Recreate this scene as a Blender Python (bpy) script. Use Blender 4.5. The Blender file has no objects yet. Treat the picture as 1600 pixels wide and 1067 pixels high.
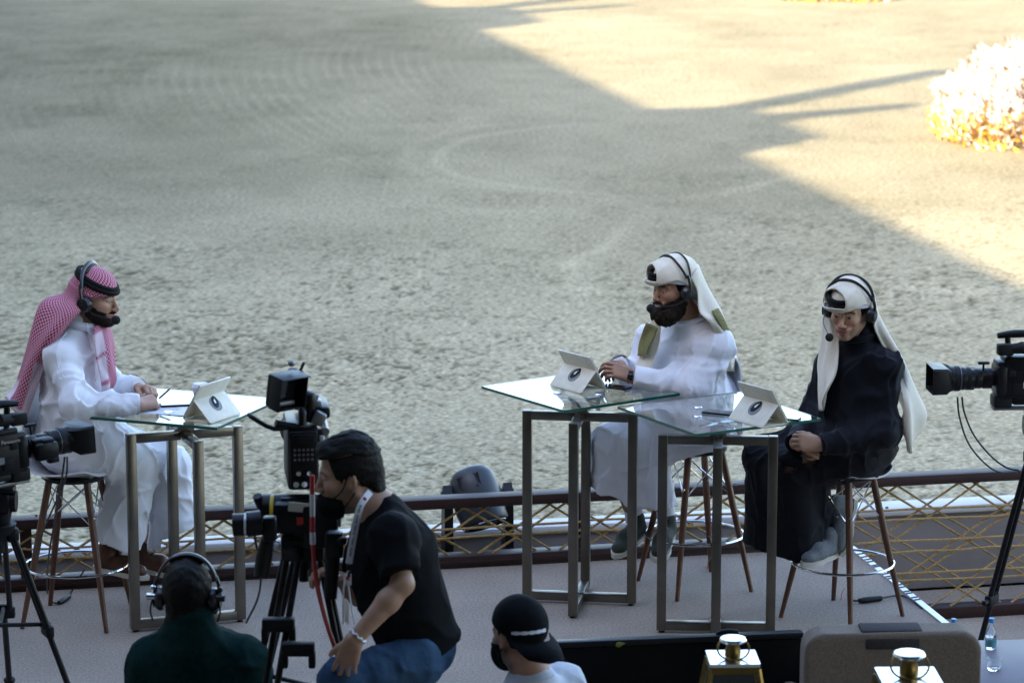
import bpy, bmesh, math, random
import numpy as np
from mathutils import Vector, Matrix
random.seed(7)
RNG = np.random.RandomState(11)
scene = bpy.context.scene
COL = scene.collection
R_ = math.radians

# ------------------------------------------------------------------ camera, sky, sun, exposure
H, PITCH, FPX = 3.96, R_(10.9), 4800.0
cam = bpy.data.cameras.new('camera'); camo = bpy.data.objects.new('camera', cam); COL.objects.link(camo)
camo.location = (0, 0, H); camo.rotation_euler = (math.pi/2 - PITCH, 0, 0)
cam.sensor_width = 36; cam.lens = 36*FPX/1600; cam.clip_start = .1; cam.clip_end = 5000
cam.dof.use_dof = True; cam.dof.focus_distance = 14.15; cam.dof.aperture_fstop = 4.0
scene.camera = camo
SUN_EL, SUN_DIR = R_(28), np.array([.57, .82])          # SUN_DIR: the way shadows fall on the ground
SUN_DIR = SUN_DIR/np.linalg.norm(SUN_DIR)
w = bpy.data.worlds.new('World'); scene.world = w; w.use_nodes = True
nt = w.node_tree; bg = nt.nodes['Background']
sky = nt.nodes.new('ShaderNodeTexSky'); sky.sky_type = 'NISHITA'; sky.sun_disc = False
sky.sun_elevation = SUN_EL; sky.sun_rotation = math.atan2(-SUN_DIR[0], -SUN_DIR[1])
sky.air_density = 1.0; sky.dust_density = 1.9; sky.ozone_density = 1.0
nt.links.new(sky.outputs[0], bg.inputs[0]); bg.inputs[1].default_value = .15
sl = bpy.data.lights.new('sun', 'SUN'); sl.energy = 3.3; sl.angle = R_(.5); sl.color = (1, .84, .60)
so = bpy.data.objects.new('sun', sl); COL.objects.link(so); so.location = (-20, -30, 40)
so.rotation_euler = Vector((SUN_DIR[0]*math.cos(SUN_EL), SUN_DIR[1]*math.cos(SUN_EL), -math.sin(SUN_EL))).to_track_quat('-Z', 'Y').to_euler()
scene.view_settings.view_transform = 'Standard'; scene.view_settings.look = 'None'
scene.view_settings.exposure = 2.6; scene.view_settings.gamma = 1; scene.view_settings.use_curve_mapping = False
scene.render.engine = 'CYCLES'
try:
    scene.cycles.use_denoising = True; scene.cycles.denoiser = 'OPENIMAGEDENOISE'
except Exception: pass
scene.cycles.max_bounces = 8; scene.cycles.transparent_max_bounces = 12

# ------------------------------------------------------------------ helpers
def V3(*a): return np.array(a, float)
def at(px, py, Y=None, Z=None):
    cp, sp = math.cos(PITCH), math.sin(PITCH)
    vx, vy = (px-800)/FPX, (533.5-py)/FPX
    d = V3(vx, cp+vy*sp, -sp+vy*cp)
    t = Y/d[1] if Y is not None else (Z-H)/d[2]
    return V3(0, 0, H)+d*t
def unit(v): v = np.asarray(v, float); return v/np.linalg.norm(v)

# value noise on numpy points
_T = RNG.rand(64, 64, 64).astype(np.float32)*2-1
def vn(p):
    p = np.asarray(p, float); i = np.floor(p).astype(int); f = p-i; u = f*f*(3-2*f); i &= 63; j = (i+1) & 63
    x0, y0, z0 = i.T; x1, y1, z1 = j.T; ux, uy, uz = u.T
    a = _T[x0,y0,z0]*(1-ux)+_T[x1,y0,z0]*ux; b = _T[x0,y1,z0]*(1-ux)+_T[x1,y1,z0]*ux
    c = _T[x0,y0,z1]*(1-ux)+_T[x1,y0,z1]*ux; d = _T[x0,y1,z1]*(1-ux)+_T[x1,y1,z1]*ux
    return (a*(1-uy)+b*uy)*(1-uz)+(c*(1-uy)+d*uy)*uz

# ---- materials
MATS = {}
def mat(name, col, rough=.5, metal=0., var=.0, vscale=8., bump=0., bscale=60., col2=None, coat=0., sheen=0., attr=False, spec=None, detail=4., stretch=None):
    if name in MATS: return MATS[name]
    m = bpy.data.materials.new(name); m.use_nodes = True; n = m.node_tree.nodes; l = m.node_tree.links
    b = n['Principled BSDF']; b.inputs['Roughness'].default_value = rough; b.inputs['Metallic'].default_value = metal
    b.inputs['Coat Weight'].default_value = coat
    if sheen: b.inputs['Sheen Weight'].default_value = sheen
    if spec is not None: b.inputs['Specular IOR Level'].default_value = spec
    tc = n.new('ShaderNodeTexCoord'); src = tc.outputs['Object']
    if stretch:
        mp = n.new('ShaderNodeMapping'); mp.inputs['Scale'].default_value = stretch; l.new(src, mp.inputs[0]); src = mp.outputs[0]
    if attr:
        at_ = n.new('ShaderNodeAttribute'); at_.attribute_name = 'Col'; base = at_.outputs[0]
    else: base = None
    if var or col2:
        ns = n.new('ShaderNodeTexNoise'); ns.inputs['Scale'].default_value = vscale; ns.inputs['Detail'].default_value = detail; l.new(src, ns.inputs[0])
        rp = n.new('ShaderNodeMapRange'); rp.inputs[1].default_value = .3; rp.inputs[2].default_value = .7; l.new(ns.outputs[0], rp.inputs[0])
        mx = n.new('ShaderNodeMix'); mx.data_type = 'RGBA'; l.new(rp.outputs[0], mx.inputs[0])
        c2 = col2 or tuple(min(1, c*(1+var)) for c in col); c1 = col if col2 else tuple(c*(1-var) for c in col)
        mx.inputs[6].default_value = (*c1, 1); mx.inputs[7].default_value = (*c2, 1)
        if base is not None:
            mm = n.new('ShaderNodeMix'); mm.data_type = 'RGBA'; mm.blend_type = 'MULTIPLY'; mm.inputs[0].default_value = 1
            l.new(base, mm.inputs[6]); l.new(mx.outputs[2], mm.inputs[7]); l.new(mm.outputs[2], b.inputs['Base Color'])
        else: l.new(mx.outputs[2], b.inputs['Base Color'])
    elif base is not None: l.new(base, b.inputs['Base Color'])
    else: b.inputs['Base Color'].default_value = (*col, 1)
    if bump:
        n2 = n.new('ShaderNodeTexNoise'); n2.inputs['Scale'].default_value = bscale; n2.inputs['Detail'].default_value = 5; l.new(src, n2.inputs[0])
        bp = n.new('ShaderNodeBump'); bp.inputs['Strength'].default_value = bump; bp.inputs['Distance'].default_value = .01
        l.new(n2.outputs[0], bp.inputs['Height']); l.new(bp.outputs[0], b.inputs['Normal'])
    MATS[name] = m; return m

# ---- geometry: every function gives (verts, faces)
def mesh_from(name, geos, smooth=True, ang=38, col=None):
    vs, fs, off = [], [], 0
    for v, f in geos:
        v = np.asarray(v, float); vs.append(v)
        if isinstance(f, np.ndarray): fs.append(f+off)
        else: fs.extend([tuple(i+off for i in q) for q in f])
        off += len(v)
    V = np.concatenate(vs)
    me = bpy.data.meshes.new(name)
    if all(isinstance(f, np.ndarray) for f in fs):
        Q = np.concatenate(fs); me.vertices.add(len(V)); me.vertices.foreach_set('co', V.astype(np.float32).ravel())
        k = Q.shape[1]; me.loops.add(Q.size); me.loops.foreach_set('vertex_index', Q.astype(np.int32).ravel())
        me.polygons.add(len(Q)); me.polygons.foreach_set('loop_start', np.arange(0, Q.size, k, dtype=np.int32))
        me.polygons.foreach_set('loop_total', np.full(len(Q), k, np.int32)); me.update(calc_edges=True); me.validate()
    else:
        ff = []
        for f in fs:
            if isinstance(f, np.ndarray): ff.extend(map(tuple, f.tolist()))
            else: ff.append(f)
        me.from_pydata(V.tolist(), [], ff); me.update()
    me.polygons.foreach_set('use_smooth', np.full(len(me.polygons), smooth, bool))
    if smooth and ang: me.set_sharp_from_angle(angle=R_(ang))
    if col is not None:
        a = me.color_attributes.new('Col', 'FLOAT_COLOR', 'POINT')
        a.data.foreach_set('color', np.c_[col, np.ones(len(col))].astype(np.float32).ravel())
    return me
def tag(o, label=None, cat=None, group=None, kind=None):
    if label: o['label'] = label
    if cat: o['category'] = cat
    if group: o['group'] = group
    if kind: o['kind'] = kind
    return o
def obj(name, geos, m, parent=None, smooth=True, ang=38, col=None, world=False, label=None):
    if isinstance(geos, tuple): geos = [geos]
    if world and parent is not None:
        L = np.array(parent.location); geos = [(np.asarray(v)-L, f) for v, f in geos]
    me = mesh_from(name, geos, smooth, ang, col); me.materials.append(m)
    o = bpy.data.objects.new(name, me); COL.objects.link(o)
    if parent is not None: o.parent = parent
    if label: o['label'] = label
    return o
def thing(name, label, cat, loc=(0,0,0), rz=0, group=None):
    o = bpy.data.objects.new(name, None); COL.objects.link(o); o.location = loc; o.rotation_euler = (0,0,rz); o.empty_display_size = .1
    return tag(o, label, cat, group)
def dup(root, loc, rz, label=None, group=None):
    def cp(o, par):
        c = o.copy(); COL.objects.link(c)
        if par is not None: c.parent = par
        for ch in o.children: cp(ch, c)
        return c
    r = cp(root, None); r.location = loc; r.rotation_euler = (0,0,rz)
    if label: r['label'] = label
    if group: r['group'] = group
    return r
def xf(g, M=None, loc=(0,0,0), s=1.):
    v, f = g; v = np.asarray(v, float)*s
    if M is not None: v = v@np.asarray(M).T
    return v+np.asarray(loc, float), f
def rot(ax, a):
    return np.array(Matrix.Rotation(a, 3, ax))
def frame(x, up=(0,0,1)):
    x = unit(x); y = unit(np.cross(up, x)); z = np.cross(x, y); return np.stack([x, y, z], 1)
def box(c, s, M=None, bev=0.):
    if bev > 0:
        bm = bmesh.new(); bmesh.ops.create_cube(bm, size=1)
        for v in bm.verts: v.co = Vector((v.co.x*s[0], v.co.y*s[1], v.co.z*s[2]))
        bmesh.ops.bevel(bm, geom=bm.edges[:], offset=bev, segments=2, affect='EDGES', profile=.5)
        bm.verts.index_update(); v = np.array([v.co[:] for v in bm.verts]); f = [tuple(x.index for x in fc.verts) for fc in bm.faces]; bm.free()
    else:
        v = np.array([(x,y,z) for x in (-.5,.5) for y in (-.5,.5) for z in (-.5,.5)])*np.array(s)
        f = [(0,1,3,2),(4,6,7,5),(0,4,5,1),(2,3,7,6),(0,2,6,4),(1,5,7,3)]
    return xf((v, f), M, c)
def cyl(a, b, r, r2=None, n=16, cap=True):
    return tube([a, b], [r, r if r2 is None else r2], n, res=1, cap=cap)
def cat_rom(P, res, closed=False):
    P = np.asarray(P, float); n = len(P)
    if res <= 1 or n < 3: return np.array(P) if res <= 1 else np.array([P[0]+(P[-1]-P[0])*t for t in np.linspace(0, 1, res+1)])
    Q = P if closed else np.vstack([2*P[:1]-P[1:2], P, 2*P[-1:]-P[-2:-1]])
    out = []
    for k in range(n if closed else n-1):
        if closed: p0, p1, p2, p3 = (Q[(k+j-1) % n] for j in range(4))
        else: p0, p1, p2, p3 = Q[k:k+4]
        for t in np.linspace(0, 1, res, endpoint=False):
            out.append(.5*((2*p1)+(-p0+p2)*t+(2*p0-5*p1+4*p2-p3)*t*t+(-p0+3*p1-3*p2+p3)*t**3))
    if not closed: out.append(P[-1])
    return np.array(out)
def tube(pts, r, n=8, res=6, closed=False, cap=True, flat=1., up=None):
    P = cat_rom(pts, res, closed); m = len(P)
    if np.ndim(r):
        r = np.interp(np.linspace(0, 1, m), np.linspace(0, 1, len(r)), r)
    else: r = np.full(m, r)
    T = np.roll(P, -1, 0)-np.roll(P, 1, 0)
    if not closed: T[0] = P[1]-P[0]; T[-1] = P[-1]-P[-2]
    T /= np.linalg.norm(T, axis=1)[:, None]+1e-12
    u = np.array(up, float) if up is not None else (V3(0,0,1) if abs(T[0][2]) < .9 else V3(1,0,0)); vs = []
    a = np.linspace(0, 2*math.pi, n, endpoint=False)
    for i in range(m):
        u = u-T[i]*np.dot(u, T[i]); u /= np.linalg.norm(u)+1e-12; w_ = np.cross(T[i], u)
        if up is not None: pass
        vs.append(P[i]+r[i]*(np.cos(a)[:, None]*u*flat+np.sin(a)[:, None]*w_))
        if up is not None: u = np.array(up, float)
    f = []
    for i in range(m if closed else m-1):
        j = (i+1) % m
        for k in range(n): f.append((i*n+k, i*n+(k+1) % n, j*n+(k+1) % n, j*n+k))
    if cap and not closed: f += [tuple(range(n))[::-1], tuple((m-1)*n+k for k in range(n))]
    return np.concatenate(vs), f
def lathe(prof, n=24, c=(0,0,0), M=None):
    a = np.linspace(0, 2*math.pi, n, endpoint=False); v = []; f = []
    for r, z in prof: v.append(np.c_[r*np.cos(a), r*np.sin(a), np.full(n, z)])
    for i in range(len(prof)-1):
        for k in range(n): f.append((i*n+k, i*n+(k+1) % n, (i+1)*n+(k+1) % n, (i+1)*n+k))
    if prof[0][0] > 1e-6: f.append(tuple(range(n))[::-1])
    if prof[-1][0] > 1e-6: f.append(tuple((len(prof)-1)*n+k for k in range(n)))
    return xf((np.concatenate(v), f), M, c)
def ball(c, r, n=14):
    r = np.broadcast_to(r, 3); pr = [(math.sin(t)+1e-5, -math.cos(t)) for t in np.linspace(0, math.pi, n)]
    v, f = lathe(pr, n+4); return v*r+np.asarray(c), f
def prism(poly, h0, h1, M=None, c=(0,0,0)):
    p = np.asarray(poly, float); n = len(p)
    v = np.vstack([np.c_[p, np.full(n, h0)], np.c_[p, np.full(n, h1)]])
    f = [tuple(range(n))[::-1], tuple(range(n, 2*n))]+[(k, (k+1) % n, n+(k+1) % n, n+k) for k in range(n)]
    return xf((v, f), M, c)
def loft(rows, ru=6, rv=6, th=.005, wr=None):
    G = np.array([cat_rom(r, rv) for r in rows]); G = np.stack([cat_rom(G[:, j], ru) for j in range(G.shape[1])], 1)
    nu, nv = G.shape[:2]
    du = np.gradient(G, axis=0); dv = np.gradient(G, axis=1); N = np.cross(du, dv); N /= np.linalg.norm(N, axis=2)[..., None]+1e-9
    if wr is not None:
        s, t = np.meshgrid(np.linspace(0, 1, nu), np.linspace(0, 1, nv), indexing='ij'); G = G+N*wr(s, t, G)[..., None]
        du = np.gradient(G, axis=0); dv = np.gradient(G, axis=1); N = np.cross(du, dv); N /= np.linalg.norm(N, axis=2)[..., None]+1e-9
    A = (G+N*th/2).reshape(-1, 3); B = (G-N*th/2).reshape(-1, 3); n = nu*nv; f = []
    I = np.arange(n).reshape(nu, nv)
    q = np.stack([I[:-1, :-1], I[:-1, 1:], I[1:, 1:], I[1:, :-1]], -1).reshape(-1, 4)
    f = [q, q[:, ::-1]+n]
    rim = np.concatenate([I[0, :], I[1:, -1], I[-1, -2::-1], I[-2:0:-1, 0]]); r2 = np.roll(rim, -1)
    f.append(np.stack([rim, rim+n, r2+n, r2], -1))
    return np.concatenate([A, B]), np.concatenate(f)

# ---- signed-distance bodies, polygonised with sparse surface nets
def smin(a, b, k):
    if k <= 0: return np.minimum(a, b)
    h = np.clip(.5+.5*(b-a)/k, 0, 1); return b*(1-h)+a*h-k*h*(1-h)
def d_cone(P, a, b, ra, rb, flat=None):
    a = np.asarray(a, float); b = np.asarray(b, float)
    if flat is not None:
        n, s = flat; n = unit(n); P = P+np.outer((P-a)@n*(s-1), n); b = b+n*np.dot(b-a, n)*(s-1)
    ab = b-a; t = np.clip((P-a)@ab/(ab@ab+1e-12), 0, 1)
    return np.linalg.norm(P-a-t[:, None]*ab, axis=1)-(ra+(rb-ra)*t)
def d_ell(P, c, r, M=None):
    q = P-np.asarray(c, float)
    if M is not None: q = q@M
    r = np.asarray(r, float); k0 = np.linalg.norm(q/r, axis=1); k1 = np.linalg.norm(q/r**2, axis=1)+1e-9
    return k0*(k0-1)/k1
class S:
    def __init__(s): s.pr = []; s.post = []; s.lo = V3(9e9,9e9,9e9); s.hi = -s.lo
    def add(s, fn, lo, hi, k):
        s.pr.append((fn, np.asarray(lo, float), np.asarray(hi, float), k)); s.lo = np.minimum(s.lo, lo); s.hi = np.maximum(s.hi, hi); return s
    def cone(s, a, b, ra, rb=None, k=.02, flat=None):
        rb = ra if rb is None else rb; R = max(ra, rb)+.01; a = np.asarray(a, float); b = np.asarray(b, float)
        return s.add(lambda P: d_cone(P, a, b, ra, rb, flat), np.minimum(a, b)-R, np.maximum(a, b)+R, k)
    def chain(s, pts, rs, k=.02, flat=None):
        for i in range(len(pts)-1): s.cone(pts[i], pts[i+1], rs[i], rs[i+1], k, flat)
        return s
    def ell(s, c, r, k=.02, M=None):
        R = np.max(r)+.01; c = np.asarray(c, float); return s.add(lambda P: d_ell(P, c, r, M), c-R, c+R, k)
    def sub(s, o, k=.02): return s.add(o, o.lo, o.hi, k)
    def __call__(s, P):
        d = np.full(len(P), 1.)
        for fn, lo, hi, k in s.pr:
            m = np.all((P > lo-.2) & (P < hi+.2), 1)
            if m.any(): d[m] = smin(d[m], fn(P[m]), k)
        for fn in s.post: d = fn(P, d)
        return d
def polygonise(F, h, lo=None, hi=None):
    lo = np.asarray(F.lo if lo is None else lo)-3*h; hi = np.asarray(F.hi if hi is None else hi)+3*h
    k = 16; n = np.ceil((hi-lo)/(h*k)).astype(int)
    C = np.stack(np.meshgrid(*[np.arange(x) for x in n], indexing='ij'), -1).reshape(-1, 3)
    while True:
        s = h*k; d = F(lo+(C+.5)*s); C = C[np.abs(d) < s*(1.3 if k > 2 else 2.2)]
        if k == 1: break
        k //= 2; C = (C[:, None, :]*2+np.array([(a,b,c) for a in (0,1) for b in (0,1) for c in (0,1)])[None]).reshape(-1, 3)
    B = 1 << 20
    enc = lambda A: (A[..., 0].astype(np.int64)*B+A[..., 1])*B+A[..., 2]
    OFF = np.array([(a,b,c) for a in (0,1) for b in (0,1) for c in (0,1)])
    cc = C[:, None, :]+OFF[None]; e = enc(cc); U, inv = np.unique(e, return_inverse=True); inv = inv.reshape(e.shape)
    K = np.stack([U//(B*B), (U//B) % B, U % B], -1); d = F(lo+K*h)
    dv = d[inv]; act = (dv.min(1) < 0) & (dv.max(1) >= 0); C = C[act]; dv = dv[act]
    num = np.zeros((len(C), 3)); cnt = np.zeros(len(C))
    for a in range(8):
        for ax in range(3):
            if OFF[a][ax] == 0:
                b = a+(4, 2, 1)[ax]; da, db = dv[:, a], dv[:, b]; m = (da < 0) != (db < 0); t = np.where(m, da/(da-db+1e-20), 0)
                p = np.repeat(OFF[a][None].astype(float), len(C), 0); p[:, ax] += t; num[m] += p[m]; cnt[m] += 1
    V = lo+(C+num/cnt[:, None])*h
    ec = enc(C); order = np.argsort(ec); es = ec[order]
    def find(A):
        x = enc(A); i = np.searchsorted(es, x); i = np.minimum(i, len(es)-1); return np.where(es[i] == x, order[i], -1)
    Q = []
    for ax in range(3):
        e1 = np.zeros(3, int); e1[ax] = 1; b_, c_ = [np.eye(3, dtype=int)[(ax+j) % 3] for j in (1, 2)]
        x = enc(K+e1); i = np.minimum(np.searchsorted(U, x), len(U)-1); ok = U[i] == x; m = ok & ((d < 0) != (d[i] < 0))
        k0 = K[m]; neg = d[m] < 0
        q = np.stack([find(k0-b_-c_), find(k0-c_), find(k0), find(k0-b_)], -1); good = (q >= 0).all(1)
        q = q[good]; neg = neg[good]; q[~neg] = q[~neg][:, ::-1]; Q.append(q)
    return V, np.concatenate(Q)

# ------------------------------------------------------------------ materials
M_black = mat('black_plastic', (.007,.007,.0085), .38, spec=.28, var=.35, vscale=30, bump=.08, bscale=300)
M_black2 = mat('matt_black', (.008,.008,.009), .6, var=.3, vscale=20, spec=.25)
M_rubber = mat('rubber', (.009,.009,.010), .55, spec=.3)
M_steel = mat('brushed_steel', (.20,.178,.15), .34, .9, var=.14, vscale=9, bump=.03, bscale=60)
M_chrome = mat('chrome', (.75,.76,.78), .12, 1.)
M_wood = mat('walnut', (.075,.028,.014), .42, col2=(.14,.055,.026), vscale=5, stretch=(14,14,1.6), bump=.06, bscale=14, coat=.15)
M_seat = mat('white_plastic', (.66,.66,.70), .35, var=.05)
M_brown = mat('painted_dark_timber', (.022,.009,.008), .55, spec=.3, var=.5, vscale=3, stretch=(1,8,8), bump=.12, bscale=25, col2=(.036,.014,.012))
M_rope = mat('sisal_rope', (.36,.23,.085), .85, var=.3, vscale=60, bump=.8, bscale=140)
M_cap = mat('painted_wall_top', (.50,.49,.48), .6, var=.10, vscale=4, bump=.1, bscale=30)
M_wall = mat('grey_wall', (.215,.19,.185), .75, var=.12, vscale=3, bump=.12, bscale=40)
M_gold = mat('brass', (.22,.145,.045), .32, 1., var=.2, vscale=9)
M_mirror = mat('polished_plate', (.80,.80,.76), .2, 1., var=.06, vscale=12)
M_ltblue = mat('light_housing', (.018,.022,.031), .42, var=.2, vscale=9)
M_taupe = mat('taupe_upholstery', (.185,.142,.108), .9, var=.25, vscale=160, bump=.35, bscale=420, spec=.2, sheen=.1)
M_taupe2 = mat('dark_upholstery', (.05,.044,.044), .85, spec=.15, var=.2, vscale=120, bump=.2, bscale=300)
M_case = mat('cream_leather', (.78,.73,.61), .55, var=.07, vscale=30, bump=.12, bscale=350)
M_greyd = mat('grey_disc', (.20,.21,.22), .5)
M_screen = mat('dark_glass', (.012,.014,.018), .08, coat=.5)
M_white = mat('white_print', (.8,.8,.8), .6)
M_paper = mat('paper', (.74,.74,.78), .7, var=.05, vscale=15)
M_label = mat('cream_label', (.55,.52,.42), .6)
M_red = mat('red_tape', (.55,.03,.02), .5)
M_yel = mat('yellow_ring', (.6,.42,.02), .5)
M_cablew = mat('white_sleeve', (.62,.58,.56), .5)
M_cabler = mat('red_cable', (.42,.03,.03), .45)
M_grey = mat('grey_metal', (.22,.23,.24), .4, .6)
M_orange = mat('orange_tape', (.75,.16,.03), .5)
M_alum = mat('aluminium', (.7,.7,.72), .4, .4, var=.1, vscale=15)
M_table = mat('grey_laminate', (.20,.18,.20), .55, var=.06, vscale=6)
M_navyb = mat('blue_sleeve', (.035,.06,.16), .5)
M_cable = mat('cable', (.012,.012,.013), .5)

def carpet_mat():
    m = mat('carpet', (.20,.155,.122), .95, col2=(.40,.318,.256), vscale=90, bump=.5, bscale=260, detail=6)
    n, l = m.node_tree.nodes, m.node_tree.links; b = n['Principled BSDF']; old = b.inputs['Base Color'].links[0].from_socket
    tc = n['Texture Coordinate']; ns = n.new('ShaderNodeTexNoise'); ns.inputs['Scale'].default_value = 1.6; ns.inputs['Detail'].default_value = 5
    l.new(tc.outputs['Object'], ns.inputs[0]); mr = n.new('ShaderNodeMapRange'); mr.inputs[1].default_value = .3; mr.inputs[2].default_value = .7; mr.inputs[3].default_value = .8; mr.inputs[4].default_value = 1.12
    l.new(ns.outputs[0], mr.inputs[0]); mx = n.new('ShaderNodeMix'); mx.data_type = 'RGBA'; mx.blend_type = 'MULTIPLY'; mx.inputs[0].default_value = 1
    l.new(old, mx.inputs[6]); l.new(mr.outputs[0], mx.inputs[7]); l.new(mx.outputs[2], b.inputs['Base Color']); return m
M_carpet = carpet_mat()

def glass_mat(name, col, rough=.0, mix=.0):
    m = bpy.data.materials.new(name); m.use_nodes = True; n = m.node_tree.nodes; l = m.node_tree.links
    b = n['Principled BSDF']; b.inputs['Base Color'].default_value = (*col, 1); b.inputs['Roughness'].default_value = rough
    b.inputs['Transmission Weight'].default_value = 1; b.inputs['IOR'].default_value = 1.5; return m
M_glass = glass_mat('table_glass', (.93,.975,.955))
M_glassedge = mat('green_glass_edge', (.006,.10,.07), .15, coat=.5)
M_pane = glass_mat('lantern_glass', (.9,.93,.92))
M_bottle = glass_mat('clear_plastic', (.95,.97,.98), .05)

# ------------------------------------------------------------------ the setting
ZF, ZS = -.41, -.455                                     # lower floor, arena sand
TH = math.atan(.207); O_ = V3(.95, 14.91, 0); U_ = V3(math.cos(TH), math.sin(TH), 0); W_ = V3(-math.sin(TH), math.cos(TH), 0)
def uv(u, v, z=0.): return O_+U_*u+W_*v+V3(0,0,z)

def sand_mat():
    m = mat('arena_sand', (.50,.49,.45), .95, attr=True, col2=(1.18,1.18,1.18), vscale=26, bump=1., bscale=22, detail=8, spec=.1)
    n = m.node_tree.nodes
    for b in n:
        if b.type == 'BUMP': b.inputs['Distance'].default_value = .035
    return m
M_sand = sand_mat()
def rings(X, Y):
    w1 = vn(np.c_[X*.2, Y*.09, X*0])*.07+vn(np.c_[X*.9, Y*.3, X*0+4])*.012; r = np.hypot(X-38, Y-46)+w1
    m = .5+.5*vn(np.c_[X*.5, Y*.10, X*0+7]); br = .5+.5*vn(np.c_[X*1.7, Y*.8, X*0+27])
    s_ = .5+.5*np.sin(r*2*math.pi/.19); return (s_**3*2-.6)*np.clip(m*1.7-.55, 0, 1)*np.clip((1.5-X)/4, .0, 1)*np.clip((Y-17)/6, 0, 1)*br*.42, r
def sand():
    ys = [15.62]
    while ys[-1] < 66: ys.append(ys[-1]+.019*(ys[-1]/15.6)**1.8)
    ys = np.array(ys); nx = 520; s = np.linspace(-1, 1, nx); s = .45*s+.55*s**3
    Yr, Sx = np.meshgrid(ys, s, indexing='ij'); X = Sx*(.31*Yr+3.5); Y = Yr+.207*(X-.95)*np.clip(1-(Yr-15.6)/20, 0, 1)
    x, y = X.ravel(), Y.ravel(); zero = x*0
    g, r = rings(x, y)
    big = vn(np.c_[x*.55, y*.4, zero]); mid = vn(np.c_[x*2.1, y*1.6, zero+3])
    warp = vn(np.c_[x*3, y*3, zero+9])*.12
    wx, wy = x+.05*vn(np.c_[x*6, y*6, zero+2]), y+.05*vn(np.c_[x*6, y*6, zero+12])
    c1 = vn(np.c_[wx*17, wy*9, zero+1]); c2 = vn(np.c_[wx*34, wy*19, zero+5]); c3 = vn(np.c_[wx*47, wy*37, zero+8])
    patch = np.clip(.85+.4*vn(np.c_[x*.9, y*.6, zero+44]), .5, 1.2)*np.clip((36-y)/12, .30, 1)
    cl = np.clip((.34*c1+.58*c2+.58*c3)*patch+mid*.06, -1.2, 1.2)
    z = .0105*cl+.008*g+.006*mid
    for (cx, cy, rad, wd, a) in ((2.2, 33.5, 3.1, .10, .32), (2.3, 33.7, 3.6, .09, .2), (6.5, 17.5, 3.2, .10, .5), (5.5, 19., 6.4, .12, .4), (12., 25., 11.5, .12, .35)):
        q = np.abs(np.hypot(x-cx, y-cy)+vn(np.c_[x*.8, y*.8, zero+cx])*.25-rad)
        t = np.exp(-(q/wd)**2)*a*np.clip((cx+.35*rad-x)/rad, .12, 1)*np.clip(.6+1.2*vn(np.c_[x*.45, y*.45, zero+cy]), 0, 1); g = g+t*1.2; z += .012*t
    edge = np.clip(np.minimum((1-np.abs(Sx.ravel()))*25, (66-Yr.ravel())*.3), 0, 1)
    z = (z+.03)*edge
    t = np.clip(.65+.34*cl-1.15*np.clip(-cl-.22, 0, 1)+.44*g+.10*big+.05*mid+.26*np.clip((25-y)/8, -.75, 1)-.20*np.clip((y-28)/12, 0, 1)*np.clip(-x/4, 0, 1), 0, 1)[:, None]  # light falloff put into the colour: paler near the rail, darker far left
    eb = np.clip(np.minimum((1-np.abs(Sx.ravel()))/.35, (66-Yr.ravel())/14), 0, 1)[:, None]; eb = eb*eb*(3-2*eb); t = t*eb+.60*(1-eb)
    col = np.array([.105,.090,.048])*(1-t)+np.array([.49,.43,.295])*t  # hollows between clods coloured dark in place of their small shadows
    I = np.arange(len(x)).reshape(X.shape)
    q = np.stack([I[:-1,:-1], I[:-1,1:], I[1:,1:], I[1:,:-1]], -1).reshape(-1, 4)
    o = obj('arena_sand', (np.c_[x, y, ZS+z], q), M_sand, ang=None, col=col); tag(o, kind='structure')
    v = np.array([(-900,-300,ZS-.03),(900,-300,ZS-.03),(900,1600,ZS-.03),(-900,1600,ZS-.03)], float)
    o = obj('ground', (v, [(0,1,2,3)]), M_sand, col=np.array([[.336,.294,.196]]*4)); tag(o, kind='structure')
sand()

def quad_prism(name, pts, z0, z1, m):
    return obj(name, prism([p[:2] for p in pts], z0, z1), m, smooth=False)
SU = .79
lf = quad_prism('lower_floor', [uv(-12,-9), uv(9,-9), uv(9,.55), uv(-12,.55)], ZF-.04, ZF, M_carpet); tag(lf, kind='structure')
st = quad_prism('stage', [uv(-7,-2.62), uv(SU,-2.62), uv(SU,-.003), uv(-7,-.003)], ZF+.003, 0, M_carpet); tag(st, kind='structure')
# white metal edging with scuffed black gaps along the open side of the stage
q = frame(U_); zz = uv(SU-.012, -1.31, .004)
obj('edge_strip', [xf(box((0,0,0), (.035, 2.6, .008)), q, zz)], M_alum, st, smooth=False)
for k in range(26):
    y0 = -.1-k*.055-RNG.rand()*.03
    if RNG.rand() < .75 and y0 > -1.1:
        obj('tape_mark', xf(prism([(-.017,0),(.017,.012),(.017,.03),(-.017,.018)], .0082, .0095), q, uv(SU-.012, y0)), M_black2, st, smooth=False)
pl = quad_prism('camera_platform', [V3(-.93,9.6,0), V3(.1,9.6,0), V3(.1,11.5,0), V3(-.93,11.5,0)], ZF+.003, 0, M_carpet); tag(pl, kind='structure')

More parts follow.
